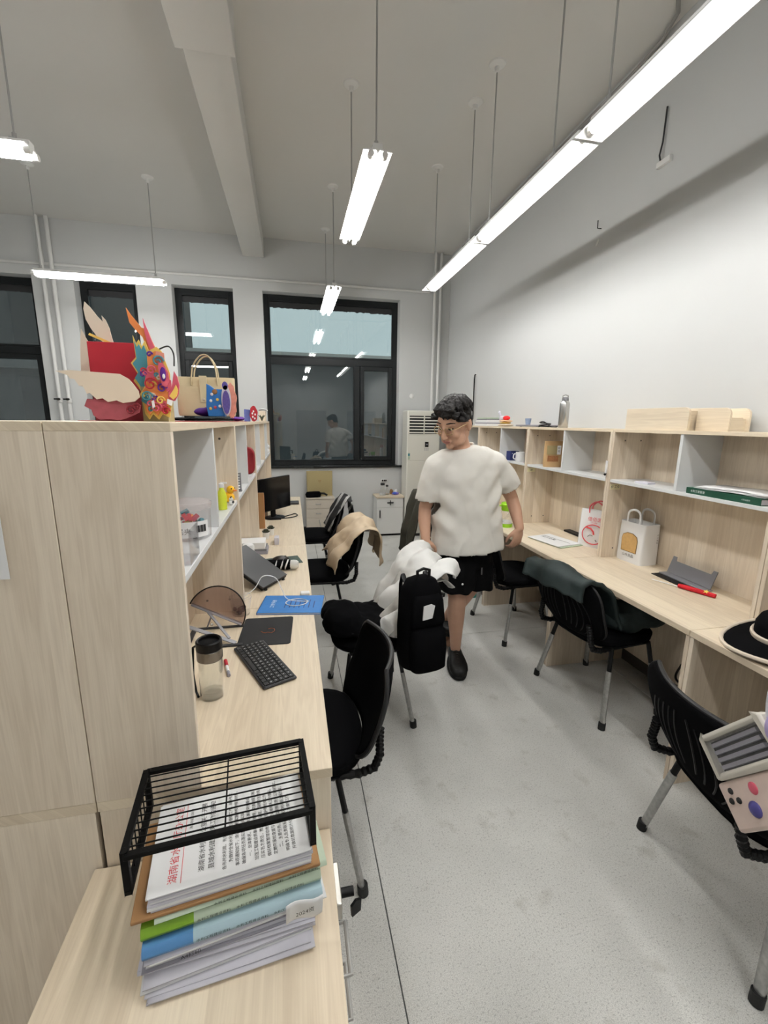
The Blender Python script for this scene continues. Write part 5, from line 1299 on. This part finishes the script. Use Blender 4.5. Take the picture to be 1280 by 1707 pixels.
B().box(-.11,.11,-.19,.19,.003,.012).build('laptop_base', GREY, t, bevel=.003); B().box(-.11,.11,-.19,.19,.0125,.018).build('laptop_lid', PAPERD, t, bevel=.002)
for x in (-.08,.08):
    for y in (-.15,.15): B().cyl((x,y,0),(x,y,.003),.008,n=8).build('foot', RUBBER, t)
t = thing('blue_cup', 'small blue and white cup on the silver laptop', 'cup', (2.06, 3.62, RZ_+.018))
B().lathe([(0,0),(.02,0),(.028,.055),(.026,.055),(.018,.004),(0,.003)], (0,0,0), 18, caps=False).build('cup_body', col('pale_blue', 150, 165, 190, noise_amt=.3, noise_scale=90), t)
t = thing('charging_cable', 'small black coiled cord next to the thermos', 'cable', (2.0, 3.25, RZ_))
B().tube(smoothp([(.04*math.cos(k*1.1)*(1-.03*k), .06*math.sin(k*1.1), .006+.004*k) for k in range(10)]+[(0,-.09,.005),(.02,-.14,.005)], 4), .005, 6).build('cord', BLACKP, t)

# ---- right desk contents
t = thing('logo_bag', 'white carrier bag with a red round logo behind the shelf post', 'bag', (2.085, 2.625, DZ), math.radians(-62))
b = B()
b.loft([sq_ring(0,0,0,.11,.045,24,6), sq_ring(0,0,.01,.112,.046,24,6), sq_ring(0,0,.16,.112,.034,24,6), sq_ring(0,0,.262,.112,.02,24,6)], caps=True).build('bag_body', PAPER, t, smooth=50)
for s in (-1, 1): B().tube(smoothp([(-.05,s*.02,.24),(-.048,s*.024,.29),(0,s*.028,.325),(.048,s*.024,.29),(.05,s*.02,.24)]), .005, 6).build('handle', col('pink_red', 200, 80, 90), t)
MP = plane_M((-.0,-.0475,.095), (1,0,0), (0,.07,1))
ring = [MP @ Vector((.075*math.cos(2*PI*k/36), .068*math.sin(2*PI*k/36), .001)) for k in range(36)]
B().tube(ring, .0035, 6, closed=True).build('logo_ring', REDINK, t)
B().tube([MP @ Vector(p) for p in ((-.05,.045,.001),(-.02,.04,.001),(0,.02,.001),(.005,.0,.001))], .006, 6).build('logo_stroke', REDINK, t)
B().tube([MP @ Vector(p) for p in ((-.035,-.02,.001),(-.02,-.005,.001),(0,-.01,.001))], .002, 6).tube([MP @ Vector(p) for p in ((.02,-.035,.001),(.03,-.045,.001))], .003, 6).build('logo_face', INK, t)
lettering('傻佰面', .032, REDINK, t, plane_M((-.0,-.0415,.20), (1,0,0), (0,.12,1))); lettering('手工面馆', .010, REDINK, t, plane_M((-.0,-.0435,.177), (1,0,0), (0,.1,1)))
t = thing('bread_bag', 'white paper bread bag with a toast shaped window on the right desk', 'bag', (2.125, 2.285, DZ), math.radians(4))
b = B(); hx, hy, h = .068, .098, .255
b.loft([sq_ring(0,0,0,hx,hy,28,9), sq_ring(0,0,.03,hx*1.02,hy*1.0,28,9), sq_ring(0,0,.15,hx*.98,hy*.99,28,9), sq_ring(0,0,h,hx*.9,hy*1.0,28,9), sq_ring(0,0,h-.004,hx*.86,hy*.97,28,9), sq_ring(0,0,.10,hx*.86,hy*.92,28,9)]).build('bag_body', PAPER, t, smooth=40)
def tw(m_, k, dx, nm):
    o_ = [(-.055,-.055),(.055,-.055),(.058,.02),(.05,.045),(.02,.06),(-.02,.06),(-.05,.045),(-.058,.02)]
    B().prism([(y*k, z*k+.125) for y, z in o_], 0, .0012, YZ(-hx*1.01-dx)).build(nm, m_, t, smooth=0)
tw(col('crust_brown', 120, 90, 40), 1.06, .0012, 'window_edge'); tw(col('toast_gold', 200, 162, 104, .8, noise_amt=.2, noise_scale=60), 1.0, .0026, 'toast_window')
lettering('山木良品', .022, INK, t, plane_M((-hx*1.03-.0012,0,.045), (0,-1,0), (0,0,1)))
for i, c in enumerate('手工面包'): lettering(c, .012, INK, t, plane_M((.04,-hy-.0022,.19-.016*i), (1,0,0), (0,0,1)))
for sx in (-1, 1): B().tube(smoothp([(sx*.055,-.045,h-.03),(sx*.055,-.045,h+.05),(sx*.052,-.02,h+.075),(sx*.052,.02,h+.075),(sx*.055,.045,h+.05),(sx*.055,.045,h-.03)]), .007, 8, sq=.35).build('handle', PAPER, t)
t = thing('open_booklet', 'pair of white booklets lying on the right desk beside the man', 'booklet', (1.885, 2.80, DZ), math.radians(12))
B().box(-.11,.11,-.165,.165,0,.007).build('lower_booklet', PALE, t, bevel=.001); B().box(-.12,.095,-.15,.155,.0075,.013).build('upper_booklet', PAPER, t, bevel=.001)
lettering('演示文稿', .035, INK, t, Matrix.Translation((-.01,.06,.0135)) @ Matrix.Rotation(-PI/2,4,'Z')); B().box(.02,.024,-.12,.13,.0130,.0134).build('rule', INK, t)
one(B().box(-.03,.03,-.15,.15,0,.016), 'black_tablet', BLACKP, 'black tablet lying at the back of the right desk', 'tablet', (2.165, 2.92, DZ), None, bevel=.004)
t = thing('laptop_riser', 'grey notched laptop riser leaning at the back of the right desk', 'stand', (2.125, 1.905, DZ), math.radians(-3))
Mr = Matrix.Translation((.0,0,.012)) @ Matrix.Rotation(math.radians(18),4,'Y')
B().prism([(-.145,0),(.145,0),(.145,.098),(.12,.098),(.115,.075),(-.115,.075),(-.12,.098),(-.145,.098)], -.0025, .0025, Mr @ YZ(0)).build('notched_plate', GREY, t, bevel=.001)
B().box(-.05,.01,-.15,.15,.004,.010).build('foot_plate', GREY, t, bevel=.001); B().box(-.10,-.05,-.13,.15,0,.004).build('dark_pad', BLACKP, t)
t = thing('red_flag', 'small furled red flag with a yellow star on the right desk', 'flag', (2.03, 1.76, DZ), math.atan2(-.152,.059))
B().tube([(-.085,0,.013),(-.04,0,.014),(.03,0,.013),(.085,0,.012)], [.012,.014,.0135,.012], 12, sq=.9).build('furled_cloth', col('flag_red', 185, 18, 32, .8), t)
st = [(math.cos(PI/2+k*PI/5)*(.015 if k % 2 == 0 else .006), math.sin(PI/2+k*PI/5)*(.015 if k % 2 == 0 else .006)) for k in range(10)]
B().prism(st, 0, .0012, plane_M((.045,-.008,.0245), (1,0,0), (0,.85,.5))).build('star', GOLD, t, smooth=0)
B().cyl((-.22,0,.006),(.08,0,.008),.0025,n=6).build('stick', PAPER, t)
t = thing('glass_jug', 'glass jug with a lime green lid on the desk beside the man', 'jug', (1.745, 3.3, DZ))
B().lathe([(0,0),(.05,0),(.052,.008),(.052,.03)], (0,0,0), 22, caps=False).build('green_base', GREEN, t)
B().lathe([(.044,.032),(.056,.06),(.052,.11),(.040,.14)], (0,0,0), 22, caps=False).build('glass_wall', CLEARG, t)
B().lathe([(.048,.03),(.05,.034),(.044,.05)], (0,0,0), 22).build('white_ring', PAPER, t)
B().lathe([(.042,.138),(.046,.145),(.048,.185),(.05,.19),(.044,.205),(0,.21)], (0,0,0), 22, caps=False).build('lid', GREEN, t)
B().tube(smoothp([(-.046,0,.18),(-.07,0,.178),(-.076,0,.13),(-.052,0,.09)]), .006, 8).build('handle', GREEN, t)
t = thing('teal_bottle', 'teal bottle standing on the floor under the right desk', 'bottle', (1.62, 3.62, 0))
B().lathe([(0,0),(.036,0),(.038,.006),(.038,.17),(.02,.2),(.02,.215)], (0,0,0), 20, caps=False).build('bottle_body', col('teal', 60, 160, 150, .3), t); B().lathe([(.022,.212),(.022,.24),(.018,.243)], (0,0,0), 16).build('cap', TEAL, t)
t = thing('desk_cable', 'black cable hanging in a loop under the right desk', 'cable', (2.0, 1.52, 0))
B().tube(smoothp([(.10,.0,.70),(.06,.02,.55),(-.02,.0,.42),(-.08,-.02,.36),(-.12,.05,.33),(-.08,.18,.31),(.08,.3,.30)]), .006, 6).build('cord', BLACKP, t)
# hat at the near right desk
t = thing('bucket_hat', 'black hat with a cream brim edge on the near right desk', 'hat', (1.845, 1.19, DZ), 0)
MH = Matrix.Translation((0,0,.012)) @ Matrix.Rotation(math.radians(-6),4,'Y')
def hring(r, z, wav=0): return [MH @ Vector((r*math.cos(2*PI*k/32)*1.1, r*math.sin(2*PI*k/32), z+wav*math.sin(2*PI*k/32*2+.6)+wav*.5)) for k in range(32)]
B().loft([hring(.195,.012,.014), hring(.15,.028,.010), hring(.105,.045,.004), hring(.10,.10), hring(.088,.125), hring(.05,.132)]).build('hat_shell', BLACKF, t, smooth=60)
B().tube(hring(.197,.012,.014), .008, 8, closed=True).build('cream_edge', CREAM, t)
B().loft([hring(.195,.006,.014), hring(.11,.034,.004)], caps=False).build('cream_lining', CREAM, t)
B().tube(hring(.107,.056,.002), .007, 8, closed=True, sq=1.6).build('cream_band', CREAM, t)
# clear bag hung on the nearest right chair
t = thing('clear_bag', 'clear plastic bag with a printed card and lilac pouch hung on the nearest right chair', 'bag', (1.085, .80, .62), math.radians(-8))
Mb = plane_M((0,.061,.13), (0,-.79,-.61), (0,-.61,.79))      # local x down the short edge, y along the long edge
def on(x, y, z=0): return Mb @ Vector((x, y, z))
b = B()
for (x0,x1,y0,y1) in ((0,.105,0,.016),(0,.105,.224,.24),(0,.016,.016,.224),(.089,.105,.016,.224)): b.box(x0,x1,y0,y1,-.016,.016,Mb)
b.build('white_border', mat('milky_vinyl', (.62,.59,.52), .4), t, bevel=.007)
B().box(.016,.089,.016,.224,-.012,.012,Mb).build('clear_panel', CLEAR, t, smooth=0)
for k in range(4): B().box(.024+.017*k,.033+.017*k,.03,.20,-.006,.008,Mb).build('grey_strip', PAPERD, t, smooth=0)
B().box(.018,.087,.02,.22,-.004,-.002,Mb).build('dark_lining', DARKGREY, t, smooth=0)
cd = B().box(.107,.215,-.018,.215,-.008,.008,Mb).build('printed_card', col('card_print', 215, 195, 185, .6, noise_amt=.12, noise_scale=30), t, bevel=.010)
for (x, y) in ((.130,.022),(.150,.010),(.152,.036)): B().ell(on(x, y, .0085), (.006,.0075,.0075), 12, 8).build('paw_dot', INK, cd, smooth=180)
B().ell(on(.175,.075,.008), (.010,.018,.018), 14, 8).build('blue_motif', col('blue_violet', 70, 65, 130), cd, smooth=180)
B().ell(on(.135,.10,.008), (.004,.014,.014), 14, 8).build('pink_motif', PINK, cd, smooth=180)
lp_ = fuse(B().ell(on(.045,.262,.0), (.032,.030,.045), 20, 14).ell(on(.075,.30,.0), (.03,.035,.045), 20, 14).ell(on(.09,.25,.0), (.028,.04,.04), 20, 14), 'lilac_pouch', .006, 4)
link('lilac_pouch', lp_, LILAC, t, smooth=180)
B().tube(smoothp([on(.02,.24), on(-.02,.28), on(-.05,.33), on(-.055,.37)]), .008, 8, sq=.4).build('strap', PAPERG, t)

# ---- far end of the room
t = thing('white_cabinet', 'small white cabinet with an oak top under the wide window', 'cabinet', (1.34, 6.08, 0))
B().box(-.19,.19,-.13,.14,.03,.55).build('body', WHITEMETAL, t); B().box(-.20,.20,-.15,.15,.55,.575).build('cabinet_top', WOODX, t, bevel=.002); B().box(-.18,.18,-.11,.13,0,.03).build('plinth', BLACKP, t)
d = B().box(-.185,.185,-.142,-.13,.42,.545).build('drawer', WHITEMETAL, t, bevel=.002); B().box(-.045,.045,-.155,-.142,.478,.492).cyl((0,-.15,.45),(0,-.15,.52),.006,n=8).build('handle', BLACKP, d)
d = B().box(-.185,.185,-.142,-.13,.035,.415).build('door', WHITEMETAL, t, bevel=.002); B().box(-.155,-.143,-.16,-.142,.27,.38).build('handle', BLACKP, d)
for k, (x, y, r, h) in enumerate(((1.25,6.05,.045,.15),(1.325,6.10,.028,.12))):
    t = thing('glass_decanter', ('wide' if k == 0 else 'slim')+' glass bottle on the white cabinet', 'bottle', (x, y, .575))
    B().lathe([(0,0),(r,0),(r*1.05,h*.25),(r*.62,h*.72),(r*.6,h)], (0,0,0), 20, caps=False).build('glass_wall', CLEARG, t); B().lathe([(r*.66,h*.97),(r*.7,h*1.15),(r*.5,h*1.17)], (0,0,0), 16).build('stopper', DARKGREY, t)
    if k == 0: B().lathe([(0,.003),(r*.95,.004),(r*.98,h*.2),(0,h*.21)], (0,0,0), 20, caps=False).build('white_filling', PAPER, t)
t = thing('tissue_pack', 'purple and blue tissue pack on the white cabinet', 'packet', (1.44, 6.06, .575), .3)
B().ell((0,0,.022),(.055,.04,.022)).build('wrapper', col('violet_pack', 130, 110, 200, .4), t, smooth=180); B().ell((-.02,-.02,.03),(.035,.022,.018)).build('blue_panel', col('blue_pack', 60, 90, 190, .4), t, smooth=180)
B().tube([(.0,0,.04),(.015,.0,.065),(.03,.01,.075)], [.018,.02,.006], 8).build('tissue', PAPER, t)
one(B().lathe([(0,0),(.022,0),(.025,.03),(.02,.06),(.008,.07)], (0,0,0), 14, caps=False), 'brown_figurine', BROWN, 'small brown figurine at the back of the white cabinet', 'figurine', (1.40, 6.15, .575))
t = thing('beige_cabinet', 'beige drawer cabinet at the far end of the aisle', 'cabinet', (.36, 6.08, 0))
BEI = col('beige_laminate', 205, 196, 182, .5)
B().box(-.19,.19,-.13,.14,.03,.56).build('body', BEI, t); B().box(-.195,.195,-.15,.15,.56,.58).build('cabinet_top', BEI, t, bevel=.002); B().box(-.17,.17,-.11,.12,0,.03).build('plinth', DARKGREY, t)
for (a, c) in ((.43,.555),(.30,.425)):
    d = B().box(-.185,.185,-.142,-.13,a,c).build('drawer', BEI, t, bevel=.002); B().tube([(-.06,-.142,(a+c)/2),(-.055,-.158,(a+c)/2),(.0,-.158,(a+c)/2),(.005,-.142,(a+c)/2)], .005, 6).build('handle', STEEL, d)
d = B().box(-.185,.185,-.142,-.13,.035,.295).build('door', BEI, t, bevel=.002); B().tube([(-.02,-.142,.27),(-.02,-.158,.26),(.0,-.158,.18),(.0,-.142,.17)], .005, 6).build('handle', STEEL, d)
t = thing('paper_carrier', 'olive kraft paper carrier with a small heart on the beige cabinet', 'bag', (.365, 6.13, .58))
B().loft([sq_ring(0,0,0,.175,.055,24,8), sq_ring(0,0,.17,.178,.045,24,8), sq_ring(0,0,.345,.18,.02,24,8)]).build('bag_body', KRAFT, t, smooth=40)
hp = [(.012*16*math.sin(a)**3/16, .012*(13*math.cos(a)-5*math.cos(2*a)-2*math.cos(3*a)-math.cos(4*a))/16) for a in [2*PI*k/30 for k in range(30)]]
B().tube([(x*1.3, -.043+z*.0, .21+z*1.3) for x, z in hp], .0022, 5, closed=True).build('heart_print', BROWN, t)
t = thing('black_case', 'black bag lying in front of the olive paper carrier', 'bag', (.27, 6.0, .58), .15)
B().loft([sq_ring(0,0,0,.10,.05,20,3), sq_ring(0,0,.04,.11,.052,20,3), sq_ring(0,0,.075,.09,.04,20,3)]).build('case_body', BLACKF, t, smooth=60); B().tube([(.08,0,.05),(.15,-.01,.045),(.19,-.02,.02)], .014, 8).build('strap', BLACKP, t)
# air conditioner
t = thing('air_conditioner', 'tall white floor standing air conditioner in the far right corner', 'air conditioner', (1.78, 6.0, 0))
ACW = col('ac_white', 222, 220, 210, .4)
B().box(-.235,.235,-.14,.14,.04,1.76).build('body', ACW, t, bevel=.012); B().box(-.23,.23,-.12,.13,0,.04).build('plinth', DARKGREY, t)
B().box(-.225,.225,-.148,-.14,.06,1.075).build('lower_door', ACW, t, bevel=.004); B().box(-.225,.225,-.146,-.14,1.085,1.43).build('upper_panel', ACW, t, bevel=.004)
g_ = B().box(-.205,.205,-.1415,-.1405,1.45,1.69).build('grille_recess', BLACKP, t)
for k in range(6): B().box(-.205,.205,-.156,-.142,1.458+k*.04,1.475+k*.04, Matrix.Identity(4)).build('louvre', ACW, g_)
B().box(-.006,.006,-.158,-.142,1.45,1.69).build('louvre_bar', ACW, g_)
B().box(.02,.07,-.149,-.146,1.27,1.34).build('display', mat('screen_black', (.004,.004,.005), .12), t); lettering('26', .03, PAPERG, t, Matrix.Translation((.045,-.1496,1.305)) @ Matrix.Rotation(PI/2,4,'X'), 'display_digits')
for i in range(3):
    for j in range(2): B().box(.015+.022*i,.027+.022*i,-.149,-.146,1.225+.022*j,1.235+.022*j).build('button', PAPERD, t)
es = B().box(-.222,-.19,-.149,-.146,1.10,1.19).build('energy_sticker', PALE, t); B().box(-.219,-.193,-.150,-.149,1.15,1.18).build('sticker_print', TEAL, es)
